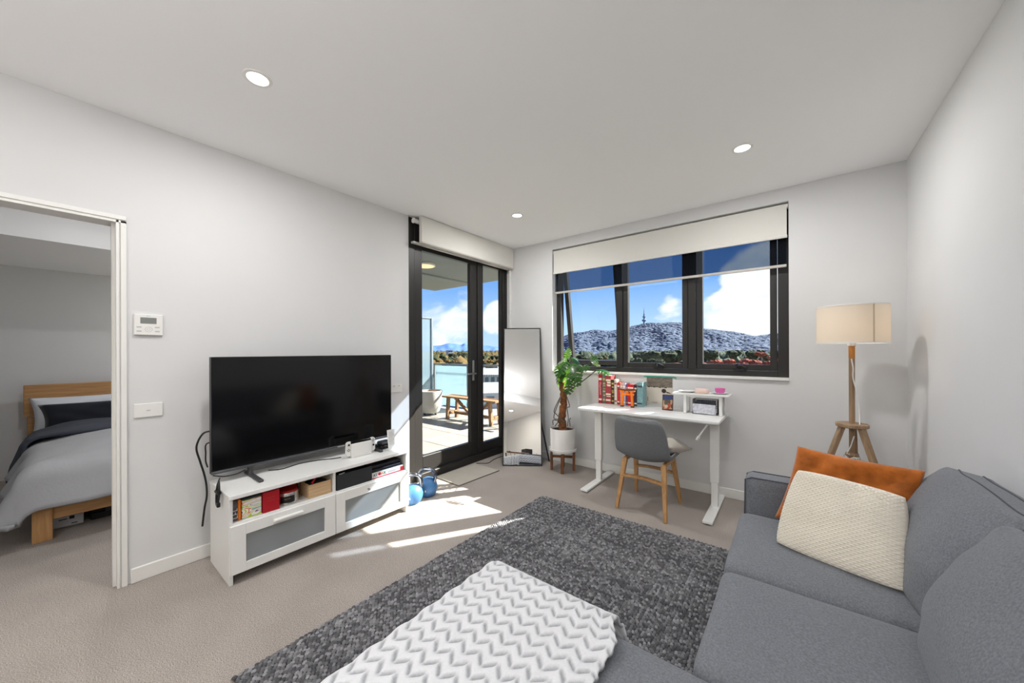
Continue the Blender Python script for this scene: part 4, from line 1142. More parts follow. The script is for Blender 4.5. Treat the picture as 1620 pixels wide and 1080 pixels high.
def make_book(x0, x1, z0, z1, y0, y1, col, label, title, k):
    t = thing('book', label, 'book', ((x0+x1)/2, y0, z0), 'books standing on the desk')
    c = mat('book_cover_%s' % '_'.join('%d' % int(v*99) for v in col[:3]), col, .5, var=.25, vscale=40)
    th = .0022
    b = MB(); b.box(x0, x0 + th, y0, y1, z0, z1); b.box(x1 - th, x1, y0, y1, z0, z1); b.box(x0 + th, x1 - th, y0, y0 + th, z0, z1); put('cover', b, c, t)
    b = MB(); b.box(x0 + th, x1 - th, y0 + th, y1 - .003, z0 + .003, z1 - .004); put('pages', b, mat('book_pages', S(240, 236, 226), .8), t, 'cream page block')
    b = MB()
    for f0, f1 in ((.10, .16), (.80, .87)): b.box(x0 + .004, x1 - .004, y0 - .0006, y0, z0 + (z1-z0)*f0, z0 + (z1-z0)*f1)
    rb = random.Random(k)
    pal = [S(230, 222, 200), S(200, 170, 90), S(240, 240, 236), S(60, 60, 70)]
    pc = pal[rb.randrange(4)] if k not in (0, 4, 9) else (pal[2] if k != 4 else S(190, 40, 40))
    if k in (1, 2, 3):
        for q in range(5):
            a = rb.uniform(.2, .72); b.box(x0 + .003 + rb.uniform(0, .4)*(x1-x0-.006), x1 - .003, y0 - .0006, y0, z0 + (z1-z0)*a, z0 + (z1-z0)*(a + rb.uniform(.02, .07)))
    put('spine_print', b, mat('spine_ink_%d' % k, pc, .5), t)
    if title: print_marks(title, (x1-x0)*.6, M_WHITEPLASTIC, t, ((x0+x1)/2, y0 - .0006, z0 + (z1-z0)*.5), (PI/2, PI/2, 0), label='white spine lettering')
prev = None
for k, (pa, pb, pt, colr, lab, ti) in enumerate(BOOKS):
    yb = 3.535
    x0, x1 = at_y(pa, 620, yb).x, at_y(pb, 620, yb).x
    if prev is not None: x0 = max(x0, prev + .0008)
    prev = x1
    make_book(x0, x1, ZD + .0005, at_y((pa+pb)/2, pt, yb).z - .012, yb + (0, .004, .002, .006, .01, .008, .012, .01, .014, .004, .006, 0)[k], 3.66, colr, lab, ti, k)

def make_torii():
    x0, x1 = -1.345, -1.180; y = 3.42; z = ZD
    y = 3.45
    t = thing('gate_ornament', 'small orange gate ornament with a black curved top bar in front of the books', 'ornament', ((x0+x1)/2, y, z))
    orange = mat('orange_lacquer', S(238, 122, 20), .35); xm = (x0+x1)/2
    h = .172
    for s in (-1, 1):
        b = MB(); b.beam((xm + s*.052, y, z + .010), (xm + s*.043, y, z + h - .02), .022, .022, .004); lg = put('pillar', b, orange, t)
        b = MB(); b.box(xm + s*.052 - .015, xm + s*.052 + .015, y - .015, y + .015, z + .0005, z + .012, .002); put('foot', b, M_BLACK, lg)
    def curved(name, half, zc, hh, d, m, lift):
        n = 10; pts = [(xm + half*(2*k/n - 1), y, zc + lift*(2*k/n - 1)**2) for k in range(n+1)]
        b = MB()
        lo = [(p[0], y - d/2, p[2]) for p in pts]; hi = [(p[0], y - d/2, p[2] + hh) for p in pts][::-1]
        b.prism(lo + hi, (0, d, 0)); put(name, b, m, t)
    curved('lintel', .076, z + h - .024, .014, .02, orange, .005)
    curved('top_bar', .084, z + h - .010, .009, .026, M_BLACK, .009)
    b = MB(); b.box(xm - .066, xm + .066, y - .009, y + .009, z + h - .056, z + h - .040, .001); put('tie_beam', b, orange, t)
    b = MB(); b.box(xm - .012, xm + .012, y - .008, y + .008, z + h - .041, z + h - .022, .001); put('plaque', b, orange, t)
    b = MB()
    for s in (-1, 1): b.box(xm + s*.06 - .004, xm + s*.06 + .004, y - .0098, y - .0085, z + h - .020, z + h - .012); b.box(xm + s*.02 - .005, xm + s*.02 + .005, y - .0108, y - .0098, z + h - .020, z + h - .013)
    put('dark_studs', b, M_BLACK, t)
make_torii()

# print taped to the wall
t = thing('wall_print', 'cream paper print with a dark photo band, taped below the window sill with teal tape', 'print', (-1.02, 3.699, ZD + .02))
def face(x0, x1, z0, z1, d, b): b.box(x0, x1, 3.699 - d, 3.699 - d + .0012, z0, z1)
b = MB(); face(-1.155, -.905, .785, 1.055, .0022, b); put('paper', b, mat('cream_paper', S(214, 206, 192), .8), t)
b = MB(); face(-1.150, -.905, .955, 1.052, .0030, b); put('photo_band', b, mat('brown_photo_print', S(120, 110, 98), .7, var=.5, vscale=26, stretch=(1, 1, 3)), t, 'brown photographic band')
b = MB()
for k in range(7): face(-1.142 + k*.027, -1.118 + k*.027, .948 + .004*(k % 2), .957, .0034, b)
b.lathe([(0, .0005), (.022, .0005), (.022, 0)], (-.985, 3.6962, .918), 16, 'Y'); b.prism([(-.965, 3.696, .915), (-.93, 3.696, .905), (-.915, 3.696, .892), (-.93, 3.696, .897), (-.96, 3.696, .9)], (0, .0008, 0)); face(-1.10, -1.05, .797, .800, .0034, b)
for k in range(4): face(-1.145, -1.137, .81 + k*.011, .816 + k*.011, .0034, b)
put('ink_drawing', b, mat('dark_brown_ink', S(58, 50, 44), .8), t, 'dark ink shapes and tiny print', kind='stuff')
b = MB(); b.prism([(-1.185, 3.695, 1.050), (-.885, 3.695, 1.050), (-.865, 3.695, 1.036), (-.872, 3.695, 1.058), (-.89, 3.695, 1.064), (-1.17, 3.695, 1.064)], (0, .0015, 0)); put('tape', b, mat('teal_tape', S(72, 186, 160), .5), t, 'teal tape strip')
t = thing('picture_card', 'small colourful card propped up on the desk in front of the cream print', 'card', (-.895, 3.49, ZD))
p0 = at_y(1047, 642, 3.47); 
M = Matrix.Translation((-.895, 3.475, ZD)) @ Matrix.Rotation(math.radians(3), 4, 'Z') @ Matrix.Rotation(math.radians(-8), 4, 'X')
b = MB(); b.box(-.047, .047, 0, .006, .001, .145, .001, 1, M); b.box(-.01, .01, .006, .05, .001, .01, 0, 1, M); put('card_back', b, mat('brown_card', S(74, 46, 34), .6), t)
def abstract_print():
    m, nt, bs = _nodes('abstract_card_print')
    N, L = nt.nodes.new, nt.links.new
    tc = N('ShaderNodeTexCoord')
    v = N('ShaderNodeTexVoronoi'); v.inputs['Scale'].default_value = 42
    L(tc.outputs['Object'], v.inputs['Vector'])
    r = N('ShaderNodeValToRGB'); r.color_ramp.interpolation = 'CONSTANT'; e = r.color_ramp.elements
    e[0].color = S(190, 150, 120); e[1].position, e[1].color = .25, S(170, 70, 40)
    for p, c in ((.45, S(70, 90, 70)), (.6, S(200, 180, 160)), (.75, S(90, 60, 50))): x = e.new(p); x.color = c
    sp = N('ShaderNodeSeparateColor'); L(v.outputs['Color'], sp.inputs[0]); L(sp.outputs[0], r.inputs[0]); L(r.outputs[0], bs.inputs['Base Color'])
    return m
b = MB(); b.box(-.041, .041, -.0008, 0, .012, .098, 0, 1, M); put('picture', b, abstract_print(), t)
b = MB(); b.box(-.041, .041, -.0008, 0, .098, .138, 0, 1, M); put('picture_sky', b, mat('navy_print', S(44, 60, 104), .6, var=.3, vscale=60), t)

# riser shelf with things on it
def make_riser():
    t = thing('monitor_riser', 'small white shelf riser standing on the window end of the desk', 'shelf', (-.63, 3.52, ZD))
    z = ZD + .178
    b = MB(); b.box(-.835, -.395, 3.40, 3.60, z - .014, z, .002); put('shelf_board', b, M_WHITE, t)
    for x in (-.735, -.46):
        b = MB(); b.box(x - .012, x + .012, 3.42, 3.444, ZD + .001, z - .0145, .002); b.box(x - .012, x + .012, 3.556, 3.58, ZD + .001, z - .0145, .002); b.box(x - .012, x + .012, 3.444, 3.556, ZD + .001, ZD + .013, .001)
        put('leg', b, M_WHITE, t)
    b = MB(); b.box(-.723, -.472, 3.425, 3.44, z - .032, z - .0145, .001); put('apron', b, M_WHITE, t)
    return z
ZR = make_riser()
def dish(x, y, r, label, m, depth=.012):
    t = thing('plate', label, 'plate', (x, y, ZR))
    b = MB(); b.lathe([(0, .002), (r*.55, .002), (r*.6, .0005), (r*.62, .003), (r, depth), (r*1.0, depth + .002), (r*.62, .006), (0, .005)], (x, y, ZR), 28); put('dish', b, m, t)
    b = MB(); b.lathe([(r*.985, depth + .001), (r*1.005, depth + .0015), (r*.985, depth + .0025)], (x, y, ZR), 28); put('rim', b, mat('blue_grey_glaze', S(150, 160, 170), .3), t, 'grey blue rim')
M_CERAM = mat('white_ceramic', S(242, 240, 238), .2)
dish(-.73, 3.50, .072, 'shallow white dish at the poster end of the small riser shelf', M_CERAM)
dish(-.475, 3.51, .070, 'shallow white dish under the pink bowl on the riser shelf', M_CERAM)
t = thing('napkin', 'crumpled blush pink napkin between the two dishes on the riser', 'napkin', (-.61, 3.48, ZR))
b = MB(); b.softbox(.10, .08, .045, .018, 10, mtx=Matrix.Translation((-.610, 3.475, ZR + .024)), wr=.012, wseed=3); put('cloth', b, mat('blush_cloth', S(236, 208, 196), .9), t)
t = thing('pink_bowl', 'small bright pink bowl standing in the dish on the riser shelf', 'bowl', (-.475, 3.50, ZR + .007))
b = MB(); zz = ZR + .0075; b.lathe([(0, 0), (.026, 0), (.036, .012), (.040, .042), (.038, .043), (.033, .014), (0, .008)], (-.475, 3.505, zz), 24); put('bowl_body', b, mat('pink_glaze', S(226, 110, 180), .35), t)
b = MB(); b.lathe([(0, .030), (.0365, .030)], (-.475, 3.505, zz), 24); put('contents', b, mat('pale_pink', S(240, 190, 215), .6), t)
t = thing('wire_basket', 'grey wire basket holding a clear packet, under the small riser shelf', 'basket', (-.595, 3.50, ZD))
x0, x1, y0, y1, h = -.675, -.487, 3.445, 3.55, .125
b = MB(); b.box(x0, x1, y0, y1, ZD + .001, ZD + .005)
for z in (ZD + .004, ZD + h, ZD + h*.5):
    for a, c in (((x0, y0), (x1, y0)), ((x1, y0), (x1, y1)), ((x1, y1), (x0, y1)), ((x0, y1), (x0, y0))): b.beam((*a, z), (*c, z), .004, .004)
put('rim_wires', b, M_GREYPLASTIC, t)
b = MB()
for k in range(15):
    x = x0 + (x1-x0)*k/14; b.beam((x, y0, ZD + .004), (x, y0, ZD + h), .004, .002); b.beam((x, y1, ZD + .004), (x, y1, ZD + h), .004, .002)
for k in range(7):
    y = y0 + (y1-y0)*k/6; b.beam((x0, y, ZD + .004), (x0, y, ZD + h), .002, .004); b.beam((x1, y, ZD + .004), (x1, y, ZD + h), .002, .004)
put('wires', b, M_GREYPLASTIC, t)
b = MB(); b.softbox(.16, .075, .115, .02, 8, mtx=Matrix.Translation((-.581, 3.497, ZD + .065)), wr=.006, wseed=9)
put('grey_bundle', b, mat('blue_grey_cloth', S(92, 98, 112), .8, var=.3, vscale=40), loc=(-.58, 3.497, ZD + .006), label='blue grey folded thing filling the wire basket', cat='cloth')
b = MB(); b.softbox(.178, .012, .085, .005, 10, mtx=Matrix.Translation((-.583, 3.430, ZD + .046)) @ Matrix.Rotation(.12, 4, 'X'), wr=.005, wseed=5)
put('clear_packet', b, mat('silver_film', S(206, 208, 218), .22, .2, var=.25, vscale=50), loc=(-.583, 3.43, ZD + .002), label='shiny printed packet leaning against the front of the wire basket', cat='packet')

# ================================================================== PLANT
def make_plant():
    cx, cy = -1.985, 3.44
    t = thing('plant_stand', 'dark wooden plant stand with four legs below the white pot', 'plant stand', (cx, cy, 0))
    for k in range(4):
        a = math.radians(28 + 90*k); x, y = cx + .122*math.cos(a), cy + .122*math.sin(a)
        M = Matrix.Translation((x, y, 0)) @ Matrix.Rotation(a, 4, 'Z')
        b = MB(); b.box(-.014, .014, -.017, .017, 0, .206, .003, 1, M); put('leg', b, M_TEAK, t)
    b = MB()
    for k in range(2):
        a = math.radians(28 + 90*k); M = Matrix.Translation((cx, cy, 0)) @ Matrix.Rotation(a, 4, 'Z')
        z0 = .14 + .024*k
        b.box(-.107, .107, -.014, .014, z0, z0 + .022, .001, 1, M)
    b.box(cx - .02, cx + .02, cy - .02, cy + .02, .186, .206)
    put('cross_brace', b, M_TEAK, t)
    t = thing('potted_plant', 'tall split-leaf plant in a white glazed pot on the wooden stand', 'plant', (cx, cy, .207))
    b = MB(); zp = .207
    b.lathe([(0, 0), (.112, 0), (.116, .006), (.112, .02), (.112, .026)], (cx, cy, zp), 40); b.lathe([(.112, .012), (.150, .02), (.153, .044), (.149, .046), (.140, .03), (0, .03)], (cx, cy, zp - .0), 40)
    put('saucer', b, M_CERAM, t)
    b = MB(); b.lathe([(0, .031), (.130, .031), (.136, .038), (.138, .255), (.137, .262), (.132, .262), (.130, .24), (0, .24)], (cx, cy, zp), 44); put('pot', b, M_CERAM, t)
    b = MB(); b.lathe([(0, .243), (.129, .241)], (cx, cy, zp), 24); put('soil', b, speckle('potting_soil', S(40, 30, 24), S(74, 58, 46), 120, bump=1, bdist=.01), t)
    zt = zp + .24
    tr = [Vector((cx + .005, cy, zt - .02)), Vector((cx - .01, cy, zt + .10)), at_y(892, 640, 3.44), at_y(890, 615, 3.44), at_y(887, 592, 3.45)]
    b = MB(); P = []
    for a, c in zip(tr[:-1], tr[1:]):
        for k in range(6): P.append(a.lerp(c, k/6) + Vector((rng.normal(0, .004), rng.normal(0, .004), 0)))
    P.append(tr[-1]); b.tube(P, lambda u: .046 - .016*u + .004*math.sin(u*60), 12)
    put('trunk', b, mat('brown_bark', S(124, 76, 40), .8, var=.45, vscale=40, bump=.8, bscale=60, bdist=.006), t)
    M_ROOT = mat('grey_root', S(84, 76, 66), .8)
    roots = [[(889, 622, -.02), (877, 648, -.05), (880, 655, -.05), (893, 668, -.06), (876, 664, -.09), (875, 672, -.05)],
             [(895, 622, .0), (901, 642, -.04), (897, 645, -.05), (899, 660, -.03), (898, 674, -.02)],
             [(888, 628, -.03), (884, 636, -.07), (876, 660, -.06), (884, 664, -.07), (878, 674, -.04)],
             [(902, 674, 0), (901, 664, -.02), (903, 661, -.02)]]
    for r_ in roots:
        b = MB(); b2 = cable('root', [at_y(px, py, cy + dy) for px, py, dy in r_], .0048, None, '')
        put('aerial_root', b2, M_ROOT, t)
    leafm = mat('glossy_leaf', S(34, 84, 26), .3, var=.55, vscale=9, coat=.2)
    # translucency so that back light glows through
    nt = leafm.node_tree; bs = nt.nodes['Principled BSDF']; tl = nt.nodes.new('ShaderNodeBsdfTranslucent'); tl.inputs[0].default_value = S(120, 176, 36)
    mx = nt.nodes.new('ShaderNodeMixShader'); mx.inputs[0].default_value = .26
    nt.links.new(bs.outputs[0], mx.inputs[1]); nt.links.new(tl.outputs[0], mx.inputs[2]); nt.links.new(mx.outputs[0], nt.nodes['Material Output'].inputs[0])
    def leaf_mesh(base, tip, up, width, droop, splits=3):
        base, tip = Vector(base), Vector(tip)
        ax = tip - base; L_ = ax.length; ax.normalize()
        sd = ax.cross(Vector(up)).normalized(); nn = sd.cross(ax)
        b = MB()
        def pt(u, v):
            return base + ax*(u*L_) + sd*(v*width) + nn*(-droop*L_*u*u - .25*width*abs(v)**1.5 + .0)
        n = 10
        def hw(u): return max(0.0, math.sin(PI*min(1, u*.93 + .07)**.72))**.8
        # lobes either side, with slits between them
        for s in (-1, 1):
            for k in range(splits + 2):
                u0, u1 = k/(splits + 2), (k + .70)/(splits + 2)
                rows = []
                for q in range(4):
                    u = u0 + (u1-u0)*q/3
                    ring = []
                    for w_ in range(4):
                        f = w_/3
                        uu = min(1.04, (u + .16*f*(1 - .3*u)) * (1 if f < .4 else 1))
                        if f < .35: uu = (k + q/3*1.0)/(splits + 2) * (1-f/.35) + uu*(f/.35)
                        ring.append(pt(uu, s*f*hw(min(1, u))*.5 * (1 - .12*(q in (0, 3))*(f > .6))))
                    rows.append(ring)
                b.grid(rows)
        # heart lobes at the base
        b.tube([pt(u, 0) + nn*.0015 for u in np.linspace(0, .95, 7)], lambda u: .0035*(1-u) + .0008, 5)
        bmesh.ops.remove_doubles(b.bm, verts=b.bm.verts, dist=.0004)
        return b
    crown = tr[-1]
    M_STALK = mat('green_stalk', S(74, 110, 44), .5)
    # (attachment point px, tip px, depth offsets, width, droop, up)
    LV = [((893, 572, -.02), (880, 590, -.16), .19, .25, (0, -.5, 1)), ((905, 574, -.03), (912, 596, -.17), .19, .25, (.1, -.6, .8)), ((897, 572, .02), (893, 602, -.18), .20, .2, (-.1, -1, .5)),
          ((886, 582, -.01), (877, 606, -.12), .16, .3, (-.5, -.6, .5)), ((900, 600, .02), (898, 622, -.05), .16, .2, (.3, -1, .3)), ((904, 566, .05), (918, 571, .10), .16, .3, (.1, -.4, 1)),
          ((892, 566, .06), (883, 575, .12), .16, .3, (-.2, -.3, 1)), ((897, 568, .04), (898, 550, .10), .10, .1, (0, -1, .2)), ((930, 577, .03), (918, 583, -.08), .15, .3, (0, -.5, 1)),
          ((934, 572, .03), (945, 566, .06), .17, .1, (.2, -.7, .8)), ((944, 585, -.02), (962, 584, -.05), .13, .45, (.1, -.3, 1)), ((905, 588, -.05), (916, 606, -.10), .15, .3, (.3, -.6, .6))]
    for k, ((bx, by, bd), (tx, ty, td), w_, dr, up) in enumerate(LV):
        bp, tp = at_y(bx, by, cy + bd), at_y(tx, ty, cy + td)
        b = leaf_mesh(bp, tp, up, w_ * 1.0, dr); lf = put('leaf', b, leafm, t, angle=60)
        st = at_y(892, 600, cy + .005) if k not in (9, 10, 8) else at_y(894, 622, cy)
        if k == 4: st = at_y(891, 612, cy)
        mid = st.lerp(bp, .55) + Vector((0, -.01, .02 if k not in (8, 9, 10) else -.012))
        c_ = cable('stalk', [st, mid, bp], .0052, None, '')
        put('stalk', c_, M_STALK if k not in (9, 10) else mat('dark_stalk', S(58, 56, 40), .6), lf)
make_plant()

# ================================================================== FLOOR LAMP
def make_lamp():
    x, y = .325, 3.27
    t = thing('floor_lamp', 'wooden tripod floor lamp with a pale drum shade behind the sofa arm', 'lamp', (x, y, 0))
    zt = .815
    b = MB(); b.lathe([(0, -.012), (.078, -.012), (.084, -.008), (.084, .010), (.080, .013), (0, .013)], (x, y, zt), 36); put('top_disc', b, M_ASH, t)
    for k, a in enumerate((200, 320, 80)):
        c, s = math.cos(math.radians(a)), math.sin(math.radians(a))
        b = MB(); b.beam((x + .31*c, y + .31*s, 0), (x + .055*c, y + .055*s, zt - .012), .040, .026, .003, (c, s, 0)); put('leg', b, M_ASH, t)
    b = MB(); b.tube([(x, y, .56), (x, y, 1.30)], .0155, 8); put('pole', b, M_ASH, t)
    b = MB(); b.tube([(x, y, 1.262), (x, y, 1.345)], .0165, 10); put('neck', b, mat('honey_wood', S(196, 128, 52), .45), t, 'honey coloured upper neck')
    b = MB(); b.lathe([(0, -.012), (.03, -.012), (.034, -.006), (.034, .006), (.03, .012), (0, .012)], (x, y, .62), 20); b.lathe([(0, -.01), (.035, -.01), (.035, .01), (0, .01)], (x, y, .565), 20); put('lower_disc', b, M_ASH, t)
    r = .180; z0, z1 = 1.362, 1.612
    sm = bpy.data.materials.new('shade_linen'); sm.use_nodes = True; nt = sm.node_tree; bs = nt.nodes['Principled BSDF']; bs.inputs['Base Color'].default_value = S(242, 236, 226); bs.inputs['Roughness'].default_value = .9
    tl = nt.nodes.new('ShaderNodeBsdfTranslucent'); tl.inputs[0].default_value = S(246, 236, 222); mx = nt.nodes.new('ShaderNodeMixShader'); mx.inputs[0].default_value = .5
    nt.links.new(bs.outputs[0], mx.inputs[1]); nt.links.new(tl.outputs[0], mx.inputs[2]); nt.links.new(mx.outputs[0], nt.nodes['Material Output'].inputs[0])
    b = MB(); b.lathe([(r, z0), (r, z1), (r - .0015, z1), (r - .0015, z0), (r, z0)], (x, y, 0), 56); sh = put('shade', b, sm, t)
    b = MB(); b.lathe([(r - .002, z0), (r + .0015, z0), (r + .0015, z0 + .008), (r - .002, z0 + .008), (r - .002, z0)], (x, y, 0), 56); b.lathe([(r - .002, z1 - .008), (r + .0015, z1 - .008), (r + .0015, z1), (r - .002, z1), (r - .002, z1 - .008)], (x, y, 0), 56); put('shade_hem', b, M_WHITEPLASTIC, sh)
    a = math.radians(-62); b = MB(); M = Matrix.Translation((x, y, 0)) @ Matrix.Rotation(a, 4, 'Z'); b.box(r - .001, r + .0012, -.004, .004, z0, z1, 0, 1, M); put('shade_seam', b, mat('seam_tape', S(206, 190, 166), .9), sh, 'darker vertical seam')
    b = MB(); b.lathe([(.016, z0 - .018), (.022, z0 - .016), (.022, z0 + .05), (.012, z0 + .055)], (x, y, 0), 16)
    for k in range(3):
        aa = k*2*PI/3; b.beam((x + .02*math.cos(aa), y + .02*math.sin(aa), z0 + .012), (x + (r-.003)*math.cos(aa), y + (r-.003)*math.sin(aa), z0 + .012), .004, .004)
    put('socket', b, M_WHITEPLASTIC, t)
    b = MB(); b.lathe([(0, 0), (.014, .01), (.03, .045), (.028, .07), (.015, .086), (0, .09)], (x, y, z0 + .05), 16); put('bulb', b, mat('lit_bulb', (1, .9, .75, 1), .4, emit=(1, .88, .72, 1), estr=13), t)
    b2 = cable('cord', [(x - .004, y - .018, 1.26), (x + .004, y - .022, 1.20), (x + .004, y - .022, 1.13), (x + .026, y - .022, 1.02), (x + .034, y - .02, .90), (x + .032, y - .05, .83)], .0038, None, ''); put('cord', b2, M_WHITEPLASTIC, t, 'white cord')
    c2 = MB()
    pts = [(x + .02*0 + .042*math.cos(k*.6), y + .042*math.sin(k*.6), .60 + .012*math.sin(k*1.7)) for k in range(34)]
    c2.tube([(x + .006, y - .04, .75), (x - .01, y - .035, .68), (x - .03, y - .036, .63)] + pts, .0035, 6); put('cord_coil', c2, M_WHITEPLASTIC, t, 'white cord wound round the lower pole')
make_lamp()

# ================================================================== WALL FITTINGS
t = thing('thermostat', 'white wall controller with a grey display beside the bedroom doorway', 'thermostat', (XW, .326, 1.48))
b = MB(); b.box(XW, XW + .017, .267, .387, 1.42, 1.542, .003); put('casing', b, M_WHITEPLASTIC, t)
b = MB(); b.box(XW + .017, XW + .0176, .293, .360, 1.487, 1.523); put('display', b, mat('lcd_grey', S(128, 132, 128), .4), t, 'grey display')
b = MB()
M_LINE = mat('light_grey_print', S(196, 196, 194), .5)
b.lathe([(.014, .0006), (.016, .0006), (.016, 0), (.014, 0), (.014, .0006)], (XW + .017, .327, 1.454), 20, 'X'); b.lathe([(.006, .0006), (.0075, .0006), (.0075, 0), (.006, 0), (.006, .0006)], (XW + .017, .327, 1.454), 16, 'X')
for y, z in ((.288, 1.467), (.288, 1.443), (.363, 1.467), (.363, 1.443)): b.box(XW + .017, XW + .0176, y - .010, y + .010, z - .004, z + .004, .001)
b.box(XW + .017, XW + .0174, .317, .335, 1.530, 1.533); put('buttons', b, M_LINE, t)
t = thing('light_switch', 'white horizontal light switch plate below the wall controller', 'light switch', (XW, .326, .98))
b = MB(); b.box(XW, XW + .009, .266, .386, .942, 1.022, .002); put('plate', b, M_WHITEPLASTIC, t)
b = MB(); b.box(XW + .009, XW + .012, .318, .334, .978, .984, .001); put('rocker', b, M_LINE, t)
t = thing('wall_socket', 'white power socket plate beyond the television, beside the balcony door', 'socket', (XW, 2.0, .97))
b = MB(); b.box(XW, XW + .009, 1.93, 2.055, .930, 1.010, .002); put('plate', b, M_WHITEPLASTIC, t)
b = MB()
for y in (1.965, 2.02): b.box(XW + .009, XW + .0115, y - .008, y + .008, .985, .997, .001)
put('rocker', b, M_LINE, t)

# ================================================================== BEDROOM
def make_bed():
    FX, HX, Y0, Y1 = -4.15, -6.20, -.10, 1.48
    t = thing('bed', 'wooden double bed with a tall plain headboard in the bedroom', 'bed', ((FX+HX)/2, .7, 0))
    b = MB(); b.box(HX - .05, HX, Y0 - .12, Y1 + .12, .66, .985, .004); b.box(HX - .05, HX - .004, Y0 - .10, Y1 + .10, .36, .652, .004); put('headboard', b, M_OAKX, t)
    for y in (Y0 + .03, Y1 - .03):
        b = MB(); b.box(FX - .045, FX + .045, y - .045, y + .045, 0, .30, .004); put('leg', b, M_OAK, t)
    for y in (Y0 - .06, Y1 + .06):
        b = MB(); b.box(HX - .055, HX - .0, y - .03, y + .03, 0, .36, .003); put('leg', b, M_OAK, t)
    b = MB(); b.box(FX - .03, FX + .018, Y0 + .075, Y1 - .075, .135, .29, .003); put('foot_rail', b, M_OAKX, t)
    for y in (Y0 + .015, Y1 - .015):
        b = MB(); b.box(HX, FX - .045, y - .015, y + .015, .14, .29, .003); put('side_rail', b, M_OAK, t)
    b = MB(); b.softbox(1.98, 1.50, .24, .05, 8, mtx=Matrix.Translation(((FX+HX)/2 - .02, (Y0+Y1)/2, .37))); put('mattress', b, mat('white_sheet', S(226, 228, 230), .9), t)
    b = MB(); b.box(HX + .05, FX - .05, Y0 + .06, Y1 - .06, .20, .25); put('slats_base', b, M_OAK, t)
    # duvet: draped cloth over the mattress
    def drape(name, xa, xb, ya, yb, top, hangs, m, label, puff, seed, x_foot=True, n=(60, 80), lift=0.0, cat='bedding', flare=.35):
        nx, ny = n
        S_ = np.linspace(xa, xb + (hangs if x_foot else 0), nx); T_ = np.linspace(ya - hangs, yb + hangs, ny)
        P = np.zeros((nx, ny, 3)); r = .09
        def fold(e):
            if e <= 0: return 0, 0
            L_ = r*PI/2
            if e < L_: return r*math.sin(e/r), r*(1-math.cos(e/r))
            return r + (e-L_)*flare, r + (e-L_)*math.sqrt(1-flare*flare)
        for i, sx in enumerate(S_):
            for j, ty in enumerate(T_):
                ox, dx = fold(sx - xb) if x_foot else (0, 0)
                oy1, dy1 = fold(ya - ty); oy2, dy2 = fold(ty - yb)
                x = min(sx, xb) + ox; y = max(ya, min(ty, yb)) - oy1 + oy2
                nz = mnoise.noise(Vector((sx*3.2+seed, ty*3.2, 0)))*.022 + mnoise.noise(Vector((sx*8+seed, ty*6, 2)))*.012
                cr = puff*(1-min(1, abs(2*(ty-(ya+yb)/2)/(yb-ya)))**4)*(1 - (max(0, (sx-xa)/(xb-xa))**8 if sx < xb else 1))
                hz = top + lift + cr - dx - max(dy1, dy2) + nz
                wv = .035*math.sin(sx*11 + seed)*min(1, max(dy1, dy2)*4)
                P[i, j] = (x + .03*math.sin(ty*10)*min(1, dx*4), y - (wv if dy1 > 0 else -wv), max(.16, hz))
        b = MB(); b.grid(P); o = put(name, b, m, loc=((xa+xb)/2, (ya+yb)/2, top), label=label, cat=cat)
        so = o.modifiers.new('thickness', 'SOLIDIFY'); so.thickness = .03; so.offset = 1
        return o
    drape('duvet', -5.74, FX - .02, Y0 + .03, Y1 - .03, .50, .31, mat('grey_duvet_cotton', S(172, 173, 176), .95, spec=.1, bump=.3, bscale=60, bdist=.004), 'light grey duvet spread over the bed and hanging over its foot', .05, 2.0)
    drape('bed_blanket', -5.72, -5.22, Y0 + .01, Y1 - .01, .545, .50, mat('charcoal_blanket', S(66, 70, 80), .95), 'charcoal folded blanket laid across the bed below the pillows', .05, 5.0, False, (16, 90), .012, 'blanket', .15)
    MV = mat('navy_velvet', S(14, 18, 30), .9, sheen=.2)
    pillow_obj('white_pillow', ((-6.04, -.16, .50), (-6.04, .62, .50), (-6.13, -.19, .855), (-6.13, .64, .855), .15), mat('white_cotton', S(222, 226, 232), .9), 'white pillow standing against the headboard behind the navy cushion', 'pillow', seed=3, wr=.015)
    pillow_obj('navy_cushion', ((-5.80, -.10, .50), (-5.80, .92, .50), (-5.90, -.13, .80), (-5.90, .95, .80), .15), MV, 'long navy velvet cushion leaning on the white pillow', 'cushion', seed=6, wr=.012)
make_bed()
t = thing('storage_box', 'pale cardboard box with dark marks under the foot of the bed', 'box', (-4.45, .03, 0))
b = MB(); b.box(-4.62, -4.33, -.03, .12, .001, .10, .003); put('box_body', b, mat('pale_card', S(206, 208, 210), .7), t)
b = MB(); b.box(-4.3298, -4.3292, -.0, .04, .055, .062); b.box(-4.3298, -4.3292, .05, .075, .052, .075); b.box(-4.3298, -4.3292, .06, .09, .015, .022); put('print_marks', b, M_BLACK, t)
t = thing('guitar_case', 'long black case lying under the bed beside the pale box', 'case', (-4.5, .45, 0))
b = MB(); b.box(-4.75, -4.33, .15, 1.0, .001, .06, .01); b.box(-4.75, -4.335, .15, 1.0, .068, .11, .012); b.box(-4.74, -4.345, .16, .99, .06, .068); put('case_shell', b, M_BLACK, t)
b = MB()
for y in (.25, .55, .85): b.box(-4.334, -4.326, y - .02, y + .02, .05, .08, .002)
put('latch', b, M_GREYPLASTIC, t)

